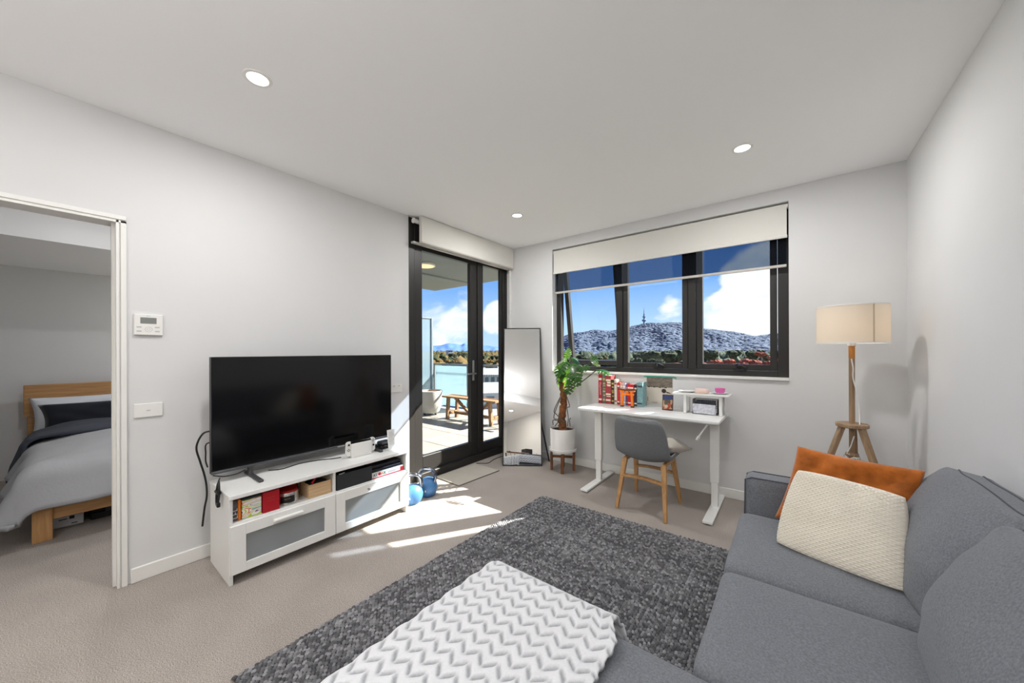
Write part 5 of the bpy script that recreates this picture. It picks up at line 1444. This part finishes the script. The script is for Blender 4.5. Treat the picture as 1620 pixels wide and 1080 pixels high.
# ================================================================== BEHIND THE CAMERA (seen in the mirror)
t = thing('dining_chair', 'dark wooden chair with a curved top rail, seen in the mirror', 'chair', (-.06, -.20, 0))
cx, cy = -.06, -.20
for sx, sy, h in ((-.22, .19, .45), (.22, .19, .45), (-.2, -.19, .70), (.2, -.19, .70)):
    b = MB(); b.tube([(cx + sx, cy + sy, 0), (cx + sx*.95, cy + sy*(1 if sy > 0 else 1.0), h*.6), (cx + sx*(.95 if sy > 0 else 1.1), cy + sy*.95, h)], .016, 8); put('leg', b, M_TEAK, t)
b = MB(); b.softbox(.46, .42, .04, .015, 5, mtx=Matrix.Translation((cx, cy, .445))); put('seat', b, mat('woven_cord_seat', S(190, 170, 130), .9), t)
b = MB(); b.tube([(cx + .27*math.cos(math.radians(a)), cy + .02 + .25*math.sin(math.radians(a)), .70 + .03*math.cos(math.radians(a+90))) for a in range(170, 371, 10)], .016, 8); put('top_rail', b, M_TEAK, t)
b = MB(); b.beam((cx, cy - .18, .46), (cx - .06, cy - .225, .70), .02, .012); b.beam((cx, cy - .18, .46), (cx + .06, cy - .225, .70), .02, .012); put('back_splat', b, M_TEAK, t)
t = thing('side_table', 'white side table with a wooden top behind the camera, seen in the mirror', 'table', (1.45, -1.60, 0))
b = MB(); b.box(1.05, 1.90, -1.90, -1.35, .665, .70, .003); put('tabletop', b, M_OAKX, t)
for x, y in ((1.08, -1.87), (1.08, -1.38), (1.87, -1.87), (1.87, -1.38)):
    b = MB(); b.box(x - .02, x + .02, y - .02, y + .02, 0, .665, .002); put('leg', b, M_WHITE, t)
t = thing('coffee_machine', 'black coffee machine on the white side table, seen in the mirror', 'coffee machine', (1.26, -1.65, .70))
b = MB(); b.box(1.14, 1.38, -1.77, -1.53, .7005, .74, .006); b.box(1.16, 1.36, -1.77, -1.68, .74, 1.0, .01); b.box(1.14, 1.38, -1.77, -1.55, .92, 1.05, .01); put('body', b, M_BLACK, t)
b = MB(); b.lathe([(0, 0), (.045, 0), (.05, .05), (.05, .09), (.04, .10), (0, .10)], (1.26, -1.61, .742), 16); put('jug', b, M_STEEL, t)
t = thing('spray_bottle', 'white bottle beside the black coffee machine, seen in the mirror', 'bottle', (1.42, -1.43, .70))
b = MB(); b.lathe([(0, 0), (.04, 0), (.042, .01), (.042, .12), (.018, .17), (.016, .2), (0, .2)], (1.42, -1.43, .7005), 20); put('bottle_body', b, M_WHITEPLASTIC, t)
b = MB(); b.box(1.395, 1.45, -1.44, -1.42, .90, .93, .004); put('trigger_cap', b, M_WHITEPLASTIC, t)
t = thing('basket', 'dark woven basket at the wall end of the white side table, seen in the mirror', 'basket', (1.70, -1.62, .70))
b = MB(); b.lathe([(0, 0), (.07, 0), (.085, .12), (.08, .125), (.066, .006), (0, .005)], (1.70, -1.62, .7005), 20); put('basket_body', b, mat('dark_wicker', S(70, 52, 40), .8, var=.4, vscale=60), t)

# ================================================================== BALCONY
BX0, BX1, BY0, BY1 = -6.75, XW - T, 2.15, 5.70
fb = thing('floor_balcony', 'balcony floor of large grey tiles', None, ((BX0+BX1)/2, (BY0+BY1)/2, -.05), kind='structure')
b = MB(); b.box(BX0, BX1, BY0, BY1, -.30, -.030); b.box(BX1, XW - .09, SY0, 3.70, -.30, -.03); put('slab', b, mat('balcony_slab', S(150, 148, 144), .8), fb)
nx, ny = 6, 6; tw, th = (BX1 - BX0)/nx, (BY1 - BY0)/ny
proto = None
tm = [mat('balcony_tile_%d' % k, c, .55, var=.08, vscale=5) for k, c in enumerate((S(132, 127, 121), S(124, 120, 115), S(140, 134, 127)))]
for i in range(nx):
    for j in range(ny):
        b = MB(); x0, y0 = BX0 + i*tw, BY0 + j*th
        b.box(x0 + .004, x0 + tw - .004, y0 + .004, y0 + th - .004, -.030, -.004, .002); put('tile', b, tm[(i*2 + j*5) % 3], fb)
mb = MB(); mb.box(BX0 - .1, XW - T, 2.15, 5.70, 2.80, 3.05); struct('ceiling_balcony', mb, mat('soffit_concrete', S(122, 127, 131), .85, var=.08, vscale=2, bump=.2, bscale=12, bdist=.01), 'pale concrete balcony soffit')
mb = MB(); mb.box(-3.9, -3.84, 2.16, 5.6, 2.77, 2.80); mb.box(-5.5, -5.44, 2.16, 5.6, 2.77, 2.80); struct('trim_1', mb, MATS['soffit_concrete'], 'shallow ribs on the balcony soffit')
lp = Vector((-4.95, 3.86, 2.80))
lp = at_z(672, 421, 2.76); lp.z = 2.80
t = thing('balcony_light', 'round flush light on the balcony soffit', 'light', lp)
b = MB(); b.lathe([(.17, 0), (.175, -.01), (.175, -.035), (.155, -.045), (.15, -.04), (.15, 0)], lp, 32); put('rim', b, M_WHITEPLASTIC, t)
b = MB(); b.lathe([(0, -.05), (.08, -.048), (.15, -.038)], lp, 32); put('diffuser', b, mat('warm_diffuser', S(240, 200, 140), .4, emit=(1, .66, .32, 1), estr=.9), t)
# balustrade
t = thing('balustrade', 'glass balcony balustrade with a grey metal handrail and square posts', 'balustrade', (-4.9, 5.58, 0))
M_RAIL = mat('grey_rail_metal', S(128, 136, 142), .4, .6)
b = MB(); b.box(BX0, BX1, 5.55, 5.60, 1.0, 1.035, .004); put('handrail', b, M_RAIL, t)
px_posts = [-6.72, -5.60, -4.45, -3.30]
for x in px_posts:
    b = MB(); b.box(x - .022, x + .022, 5.555, 5.60, -.03, 1.0, .003); put('post', b, M_RAIL, t)
for k, (x0, x1) in enumerate(zip(px_posts[:-1], px_posts[1:])):
    b = MB(); b.box(x0 + .05, x1 - .05, 5.573, 5.581, .06, .985); pn = put('glass_panel', b, M_FROST if k == 0 else M_GLASS, t, 'frosted blue glass panel' if k == 0 else 'clear glass panel')
    b = MB()
    for q in range(22):
        xx = x0 + .07 + (x1-x0-.14)*q/21; b.box(xx - .008, xx + .008, 5.5705, 5.572, .775, .83)
    put('dot_band', b, mat('grey_film', S(92, 104, 112), .6), pn, 'row of small grey film marks', kind='stuff')
t = thing('privacy_screen', 'tall pale glass screen at the far end of the balcony', 'screen', (-6.45, 4.4, 0))
b = MB(); b.box(-6.454, -6.446, 3.0, 5.24, -.02, 2.06); put('glass_panel', b, M_SCREEN, t)
b = MB(); b.box(-6.475, -6.425, 5.24, 5.29, -.03, 2.08, .003); put('post', b, M_RAIL, t)
b = MB(); b.box(-6.47, -6.43, 3.0, 5.24, 2.06, 2.085, .002); put('top_rail', b, M_RAIL, t)

# bench
def make_bench():
    t = thing('timber_bench', 'weathered timber bench with slanted braces standing on the balcony tiles', 'bench', (-4.7, 4.82, 0))
    x0, x1, y0, y1, zt = -5.42, -4.02, 4.66, 4.98, .445
    for k in range(3):
        ya = y0 + (y1-y0)*k/3; b = MB(); b.box(x0, x1, ya + .002, ya + (y1-y0)/3 - .002, zt - .03, zt, .003); put('plank', b, M_BENCH, t)
    for x, sgn in ((-5.26, 1), (-4.18, -1)):
        for y in (4.70, 4.94):
            b = MB(); b.beam((x - sgn*.03, y, 0), (x, y, zt - .032), .06, .055, .003, (0, 1, 0)); put('leg', b, M_BENCH, t)
        b = MB(); b.box(x - .03, x + .03, 4.73, 4.91, .09, .15, .003); put('foot_rail', b, M_BENCH, t)
        b = MB(); b.beam((x + sgn*.44, 4.82, .148), (x + sgn*.06, 4.82, zt - .035), .05, .045, .003, (0, 1, 0)); put('brace', b, M_BENCH, t)
    b = MB(); b.box(-5.2, -4.24, 4.79, 4.85, .095, .145, .003); put('stretcher', b, M_BENCH, t)
make_bench()
pc = Vector((-5.93, 4.80, -.004))
t = thing('balcony_pot', 'rounded pale concrete pot on castors at the far end of the balcony', 'pot', pc)
b = MB(); b.lathe([(0, .05), (.16, .05), (.19, .08), (.235, .25), (.25, .42), (.248, .50), (.235, .505), (.225, .48), (.21, .46), (0, .46)], pc, 32); put('pot_body', b, mat('pale_concrete', S(168, 166, 161), .8, var=.05, vscale=6), t)
b = MB(); b.lathe([(0, .465), (.10, .475), (.20, .47), (.222, .462)], pc, 24); 
for k in range(26):
    a, r_ = rng.uniform(0, 2*PI), rng.uniform(.05, .21); p = pc + Vector((r_*math.cos(a), r_*math.sin(a), .47)); b.beam(p, p + Vector((rng.normal(0, .03), rng.normal(0, .03), rng.uniform(.02, .06))), .006, .003)
put('dry_soil', b, speckle('dry_soil_mix', S(120, 84, 58), S(178, 136, 100), 60, bump=1, bdist=.01), t)
for k in range(3):
    a = k*2*PI/3 + .3; b = MB(); b.lathe([(0, -.012), (.022, -.012), (.024, 0), (.022, .012), (0, .012)], pc + Vector((.13*math.cos(a), .13*math.sin(a), .025)), 14, 'Y'); b.box(pc.x + .13*math.cos(a) - .02, pc.x + .13*math.cos(a) + .02, pc.y + .13*math.sin(a) - .02, pc.y + .13*math.sin(a) + .02, .03, .048); put('castor', b, M_BLACK, t)

# ================================================================== LANDSCAPE OUTSIDE
GZ = -17.0
mb = MB(); mb.lathe([(0, GZ), (400, GZ), (1500, GZ), (16000, GZ - 1)], (0, 0, 0), 48)
struct('ground_plain', mb, speckle('plain_ground', S(78, 84, 58), S(118, 112, 92), .02, bump=0, big=.003), 'pale green and brown plain below the building')
def az_el(px, py):
    r = ray(px, py); return math.atan2(r.x, r.y), r.z / math.hypot(r.x, r.y)
# --- the wooded hill in the wide window
HP = [(40, 205), (90, 185), (150, 172), (260, 157), (400, 155), (490, 140), (560, 125), (640, 112), (700, 108), (800, 100), (880, 105), (1040, 145), (1120, 150), (1250, 165), (1330, 180), (1420, 193), (1500, 185), (1560, 180)]
hp = sorted(az_el(880 + x/4.5, 490 + y/4.5) for x, y in HP)
haz, hel = np.array([h[0] for h in hp]), np.array([h[1] for h in hp])
RH = 2400.0
def hill_el(a):
    e = np.interp(a, haz, hel)
    e = np.where(a < haz[0], hel[0] - (haz[0]-a)*.16, e); e = np.where(a > haz[-1], hel[-1] + .0*(a-haz[-1]), e)
    return np.maximum(e, .004)
def hill_z(a, s):
    zr = CAM_H + hill_el(a)*RH
    p = np.clip(s, 0, 1); p = p*p*(3-2*p)
    z = GZ + (zr - GZ)*p**.9
    n = np.array([mnoise.noise(Vector((float(aa)*22, float(ss)*5, 1.0))) for aa, ss in zip(np.ravel(a), np.ravel(s))]).reshape(np.shape(a))
    return z + n*13*np.sin(np.clip(s, 0, 1)*PI) - np.maximum(s-1, 0)*500
A_, S_ = np.meshgrid(np.radians(np.linspace(-37, 22, 120)), np.linspace(0, 1.25, 40), indexing='ij')
D_ = 700 + (RH - 700)*S_
Z_ = hill_z(A_, S_)
P = np.stack([D_*np.sin(A_), D_*np.cos(A_), Z_], -1)
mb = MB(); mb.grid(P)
M_HILL_HAZE = leafy(speckle('hill_forest_hazed', S(80, 95, 120), S(92, 107, 130), .03, bump=0, big=.006))  # distance haze is put into this blue-grey base colour
hill = struct('hill', mb, M_HILL_HAZE, 'long wooded hill behind the city, seen through the wide window')
# canopy blobs all over a surface: nobody could count these trees
def blobs(name, pos, rad, hgt, tone, m, label, cat):
    k6 = [(math.cos(k*PI/3), math.sin(k*PI/3), -.15) for k in range(6)] + [(math.cos(k*PI/3+.5)*.75, math.sin(k*PI/3+.5)*.75, .6) for k in range(6)] + [(0, 0, 1)]
    base = np.array(k6); n = len(pos)
    jit = rng.uniform(.75, 1.25, (n, 13, 1))
    V = base[None]*jit*np.stack([rad, rad, hgt], -1)[:, None, :] + pos[:, None, :]
    fq = [(k, (k+1) % 6, 6+(k+1) % 6, 6+k) for k in range(6)] + [(6, 7, 8, 12), (8, 9, 10, 12), (10, 11, 6, 12)]
    F = (np.array(fq)[None] + (np.arange(n)*13)[:, None, None]).reshape(-1, 4)
    tn = np.clip(np.repeat(tone, 13).reshape(n, 13) + rng.normal(0, .08, (n, 13)), 0, 1).ravel()
    me = mesh_np(name, V.reshape(-1, 3), F, tn, smooth=True)
    o = put(name, me, m, loc=tuple(pos.mean(0)), label=label, cat=cat, kind='stuff')
    return o
n = 9000
a = np.radians(rng.uniform(-36, 12, n)); s_ = rng.uniform(.02, 1.02, n)**.8
d = 700 + (RH-700)*s_; z = hill_z(a, s_)
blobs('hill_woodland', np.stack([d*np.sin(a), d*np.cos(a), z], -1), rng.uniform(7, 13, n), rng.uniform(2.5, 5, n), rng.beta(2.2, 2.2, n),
      leafy(attr_mat('hill_tree_hazed', S(80, 96, 122), S(100, 115, 138), 1.0)), 'woodland covering the hill in the wide window, haze blue in its colour', 'woodland')  # treetop colours carry the same painted-in haze blue
n = 1500
a = np.radians(rng.uniform(-36, 12, n)); d = rng.uniform(330, 720, n)
blobs('suburb_woodland', np.stack([d*np.sin(a), d*np.cos(a), np.full(n, GZ + 3)], -1), rng.uniform(3.5, 7, n), rng.uniform(7, 14, n), rng.beta(1.5, 1.6, n),
      leafy(attr_mat('suburb_tree_green', S(44, 58, 50), S(86, 98, 82), 1.0)), 'mixed green treetops filling the foot of the hill', 'woodland')
# --- telecom tower on the ridge
r_ = ray(1019, 515); hd = math.hypot(r_.x, r_.y); tb = Vector((r_.x/hd*RH, r_.y/hd*RH, 0)); tb.z = CAM_H + RH*r_.z/hd - 8
px = RH/F_PX * hd  # metres per pixel at that range (approx.)
t = thing('telecom_tower', 'slender concrete telecom tower with round decks on the hilltop', 'tower', tb)
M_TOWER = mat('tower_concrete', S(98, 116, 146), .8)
b = MB(); b.lathe([(9, 0), (6, 20), (5, 52), (4.5, 70), (4, 82)], tb, 14); put('shaft', b, M_TOWER, t)
b = MB(); b.lathe([(5, 34), (12, 37), (13, 40), (13, 44), (10, 47), (5, 48)], tb, 18); put('lower_deck', b, M_TOWER, t)
b = MB(); b.lathe([(4, 58), (9, 60), (10, 63), (9, 67), (4, 69)], tb, 18); put('upper_deck', b, M_TOWER, t)
b = MB(); b.lathe([(2.6, 80), (2.2, 104), (1.0, 106), (.8, 122), (0, 124)], tb, 10); put('antenna', b, M_TOWER, t)
# --- individual trees
def crown_mesh(seed, squash):
    b = MB(); r = random.Random(seed)
    for k in range(9):
        a = r.uniform(0, 2*PI); q = r.uniform(0, .62) if k else 0
        c = Vector((q*math.cos(a), q*math.sin(a), r.uniform(-.15, .35)*squash))
        rr = r.uniform(.36, .55)
        ret = bmesh.ops.create_icosphere(b.bm, subdivisions=3, radius=rr, matrix=Matrix.Translation(c) @ Matrix.Diagonal((1, 1, squash, 1)))
        for v in ret['verts']:
            dd = (v.co - c); nz = mnoise.noise(v.co*5.5 + Vector((seed, 0, 0)))*.5 + mnoise.noise(v.co*12 + Vector((0, seed, 0)))*.32
            v.co += dd.normalized()*nz*.24
    return b.mesh('crown')
def tree_mat(name, c1, c2):
    return leafy(speckle(name, c1, c2, 3.2, bump=1.0, bdist=.6), .45)
KINDS = {'gum': [crown_mesh(11, .75), tree_mat('gum_leaves', S(28, 40, 26), S(74, 88, 64)), 'rounded dark green gum tree standing between the building and the hill'],
         'pale': [crown_mesh(23, .7), tree_mat('pale_leaves', S(72, 84, 44), S(120, 124, 72)), 'light yellow-green tree below the hill'],
         'red': [crown_mesh(37, .62), tree_mat('autumn_leaves', S(112, 44, 38), S(166, 92, 78)), 'red-leaved autumn tree seen low in the wide window'],
         'ochre': [crown_mesh(41, .7), tree_mat('ochre_leaves', S(92, 74, 32), S(140, 110, 58)), 'ochre autumn tree on the plain beyond the balcony'],
         'dark': [crown_mesh(53, .9), tree_mat('dark_leaves', S(28, 40, 26), S(70, 80, 50)), 'dark green tree on the plain beyond the balcony']}
for k, v in KINDS.items(): v[0].materials.append(v[1])
TRUNK = MB(); TRUNK.tube([(0, 0, 0), (.02, 0, .5), (0, .02, 1)], .09, 7, True, .05); TRUNK = TRUNK.mesh('trunk'); TRUNK.materials.append(mat('tree_bark', S(104, 90, 76), .9))
ORD = ['first', 'second', 'third', 'fourth', 'fifth', 'sixth', 'seventh', 'eighth', 'ninth', 'tenth']
WORDS = {'gum': 'dark green gum tree before the hill', 'pale': 'low yellow-green tree before the hill', 'red': 'red-leaved autumn tree before the hill', 'ochre': 'ochre autumn tree on the plain', 'dark': 'dark green tree on the plain'}
def pane_of(px): return 'left window pane' if 800 < px < 975 else 'middle window pane' if 975 <= px < 1092 else 'right window pane' if px >= 1092 else 'hinged door pane' if px < 755 else 'narrow door side pane'
def tree_label(kind, px):
    same = sorted(t_[0] for t_ in TREES[kind] if pane_of(t_[0]) == pane_of(px)); k = same.index(px)
    return '%s, %s from the left in the %s' % (WORDS[kind], ORD[k], pane_of(px))
TREES = {}
GROUPS = {'gum': 'gum trees below the hill', 'pale': 'pale trees below the hill', 'red': 'red autumn trees', 'ochre': 'ochre trees on the plain', 'dark': 'dark trees on the plain'}
NAMES = {'gum': 'gum_tree', 'pale': 'pale_tree', 'red': 'autumn_tree', 'ochre': 'ochre_tree', 'dark': 'leafy_tree'}
def tree(kind, px, py, rpx, dist):
    r = ray(px, py); h = math.hypot(r.x, r.y)
    c = Vector((r.x/h*dist, r.y/h*dist, CAM_H + r.z/h*dist)); R_ = rpx/F_PX*dist/h*1.0
    me, m, lab = KINDS[kind]; lab = tree_label(kind, px)
    t = thing(NAMES[kind], lab, 'tree', (c.x, c.y, GZ), GROUPS[kind])
    o = bpy.data.objects.new('crown', me); COL.objects.link(o); o.parent = t; o.location = (0, 0, c.z - GZ); o.scale = (R_, R_, R_); o.rotation_euler.z = rng.uniform(0, 6)
    o = bpy.data.objects.new('trunk', TRUNK); COL.objects.link(o); o.parent = t; hh = max(1.0, c.z - GZ); o.scale = (min(3.5, hh*.4), min(3.5, hh*.4), hh)
TREES['gum'] = [(1020, 568, 23, 210), (1062, 567, 23, 215), (984, 575, 13, 200), (1000, 574, 14, 190), (1040, 576, 15, 180), (1124, 563, 16, 240), (1160, 561, 13, 250), (1192, 562, 15, 245), (1212, 566, 11, 230), (1100, 570, 14, 215), (1235, 562, 14, 240),
           (905, 574, 15, 210), (925, 569, 14, 230), (948, 570, 14, 220), (965, 574, 12, 200), (890, 566, 14, 260)]
for a_ in TREES['gum']: tree('gum', *a_)
TREES['pale'] = [(1055, 581, 9, 150), (940, 580, 10, 160), (990, 582, 8, 150), (1030, 583, 8, 150), (915, 582, 9, 150), (1215, 580, 9, 150)]
for a_ in TREES['pale']: tree('pale', *a_)
TREES['red'] = [(1128, 576, 14, 140), (1150, 574, 12, 150), (1188, 575, 15, 140), (1212, 576, 11, 145), (1074, 578, 9, 150), (1205, 561, 9, 190), (1110, 578, 9, 140), (1170, 579, 11, 135), (1232, 572, 10, 160), (1222, 566, 8, 180)]
for a_ in TREES['red']: tree('red', *a_)
# --- distant blue ranges in the balcony door
MP = [(100, 822), (120, 820), (180, 815), (240, 800), (300, 803), (340, 812), (370, 800), (410, 810), (520, 815), (580, 820), (635, 828)]
mp_ = sorted(az_el(660 + x/4.907, 380 + y/4.907) for x, y in MP)
maz, mel = np.array([m[0] for m in mp_]), np.array([m[1] for m in mp_])
A_, S_ = np.meshgrid(np.radians(np.linspace(-66, -30, 160)), np.linspace(0, 1.2, 16), indexing='ij')
RM = 14000.0
el = np.interp(A_, maz, mel); s2 = np.clip(S_, 0, 1)
nz = np.array([mnoise.noise(Vector((float(p)*60, float(q)*4, 0))) for p, q in zip(A_.ravel(), S_.ravel())]).reshape(A_.shape)
Z_ = GZ + (CAM_H + el*RM - GZ)*(s2*s2*(3-2*s2)) + nz*40*np.sin(s2*PI) - np.maximum(S_-1, 0)*2000
D_ = 9000 + (RM-9000)*S_
mb = MB(); mb.grid(np.stack([D_*np.sin(A_), D_*np.cos(A_), Z_], -1))
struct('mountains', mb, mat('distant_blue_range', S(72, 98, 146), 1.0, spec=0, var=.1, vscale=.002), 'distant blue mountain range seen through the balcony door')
# plain woodland beyond the balcony
n = 3600
a = np.radians(rng.uniform(-66, -34, n)); d = 260*(3600/260.0)**rng.uniform(0, 1, n)
blobs('plain_woodland', np.stack([d*np.sin(a), d*np.cos(a), np.full(n, GZ + 2)], -1), rng.uniform(4, 8, n)*(1 + d/2600), rng.uniform(5, 11, n)*(1 + d/2600), rng.beta(1.1, 1.3, n),
      leafy(attr_mat('plain_tree_mix', S(48, 64, 42), S(126, 104, 62), 1.0)), 'green and ochre treetops spread over the plain beyond the balcony', 'woodland')
TREES['dark'] = [(700, 566, 7, 330), (716, 563, 7, 380), (731, 562, 9, 330), (738, 567, 7, 300), (725, 569, 6, 280), (688, 570, 6, 280), (768, 566, 7, 300), (783, 567, 8, 290)]
for a_ in TREES['dark']: tree('dark', *a_)
TREES['ochre'] = [(694, 571, 5, 260), (708, 571, 5, 260), (719, 572, 5, 250), (744, 571, 5, 260), (775, 572, 6, 250), (789, 571, 6, 250), (762, 570, 5, 270)]
for a_ in TREES['ochre']: tree('ochre', *a_)
# buildings
M_BW = mat('white_render', S(172, 172, 170), .8); M_BG = mat('grey_render', S(122, 124, 125), .8); M_ROOFL = mat('pale_metal_roof', S(136, 139, 143), .5); M_ROOFD = mat('grey_metal_roof', S(92, 96, 102), .6)
M_WIN = mat('far_window', S(62, 78, 92), .2)
def building(px, py, dist, wpx, h, dep, rot, wall, roof, label, gable=True, floors=1, cat='building'):
    r = ray(px, py); hh = math.hypot(r.x, r.y); cx, cy = r.x/hh*dist, r.y/hh*dist
    w = wpx/F_PX*dist/hh
    t = thing('building', label, cat, (cx, cy, GZ))
    M = Matrix.Translation((cx, cy, GZ)) @ Matrix.Rotation(math.atan2(-cx, cy) + rot, 4, 'Z')
    b = MB(); b.box(-w/2, w/2, -dep/2, dep/2, 0, h, 0, 1, M); put('walls', b, wall, t)
    b = MB(); o = .4
    if gable:
        p = [(-w/2-o, -dep/2-o, h + .02), (-w/2-o, 0, h + dep*.2), (-w/2-o, dep/2+o, h + .02)]
        b.prism([M @ Vector(q) for q in p], M.to_3x3() @ Vector((w + 2*o, 0, 0)))
    else: b.box(-w/2-o, w/2+o, -dep/2-o, dep/2+o, h + .02, h + .5, 0, 1, M)
    put('roof', b, roof, t)
    nw = max(2, min(7, int(w/3.2)))
    for f in range(floors):
        for k in range(nw):
            x = -w/2 + w*(k+.5)/nw; z0 = h*(f+.3)/floors; z1 = h*(f+.78)/floors
            b = MB(); b.box(x - w/nw*.3, x + w/nw*.3, -dep/2 - .12, -dep/2, z0, z1, 0, 1, M); put('window', b, M_WIN, t)
for k, a_ in enumerate([(711, 560, 620, 7.5, 19.5, 14, .3, M_BW, M_ROOFL, 'white tower block standing above the treetops beyond the balcony', False, 5),
    (701, 564, 560, 12, 9, 20, .1, M_BW, M_ROOFL, 'long low white building left of the white tower block', False, 2),
    (690, 568, 420, 14, 7.5, 14, -.2, M_BG, M_ROOFL, 'grey building with a pale roof near the privacy screen', True, 1),
    (722, 565, 540, 10, 8, 16, .5, M_BG, M_ROOFD, 'grey roofed building right of the white tower block', True, 1),
    (735, 569, 420, 10, 6, 12, -.1, M_BW, M_ROOFL, 'small white building beside the dark trees beyond the door mullion', True, 1),
    (782, 571, 330, 14, 6, 14, .2, M_BW, M_ROOFD, 'white house with a grey roof high in the side panel of the door', True, 1)]): building(*a_)
for k, a_ in enumerate([(776, 592, 200, 46, 5.5, 16, .15, M_BW, M_ROOFL, 'long white house with a pale roof seen through the clear balustrade', True, 1),
    (772, 606, 120, 60, 5.0, 14, .1, M_BW, M_ROOFL, 'nearest pale roofed white house below the balcony', True, 1),
    (752, 588, 235, 30, 5, 14, -.1, M_BG, M_ROOFD, 'grey roofed house behind the balustrade post', True, 1),
    (800, 585, 250, 30, 6, 14, .3, M_BG, M_ROOFL, 'grey walled house behind the leaning mirror', True, 1)]): building(*a_)
t = thing('car_park', 'pale paved yard between the houses below the balcony', 'yard', (-95, 112, GZ))
b = MB(); 
p = at_z(770, 640, GZ)
b.box(p.x - 40, p.x + 40, p.y - 34, p.y + 28, GZ + .02, GZ + .08); put('paving', b, mat('pale_paving', S(130, 130, 127), .8, var=.1, vscale=.2), t)
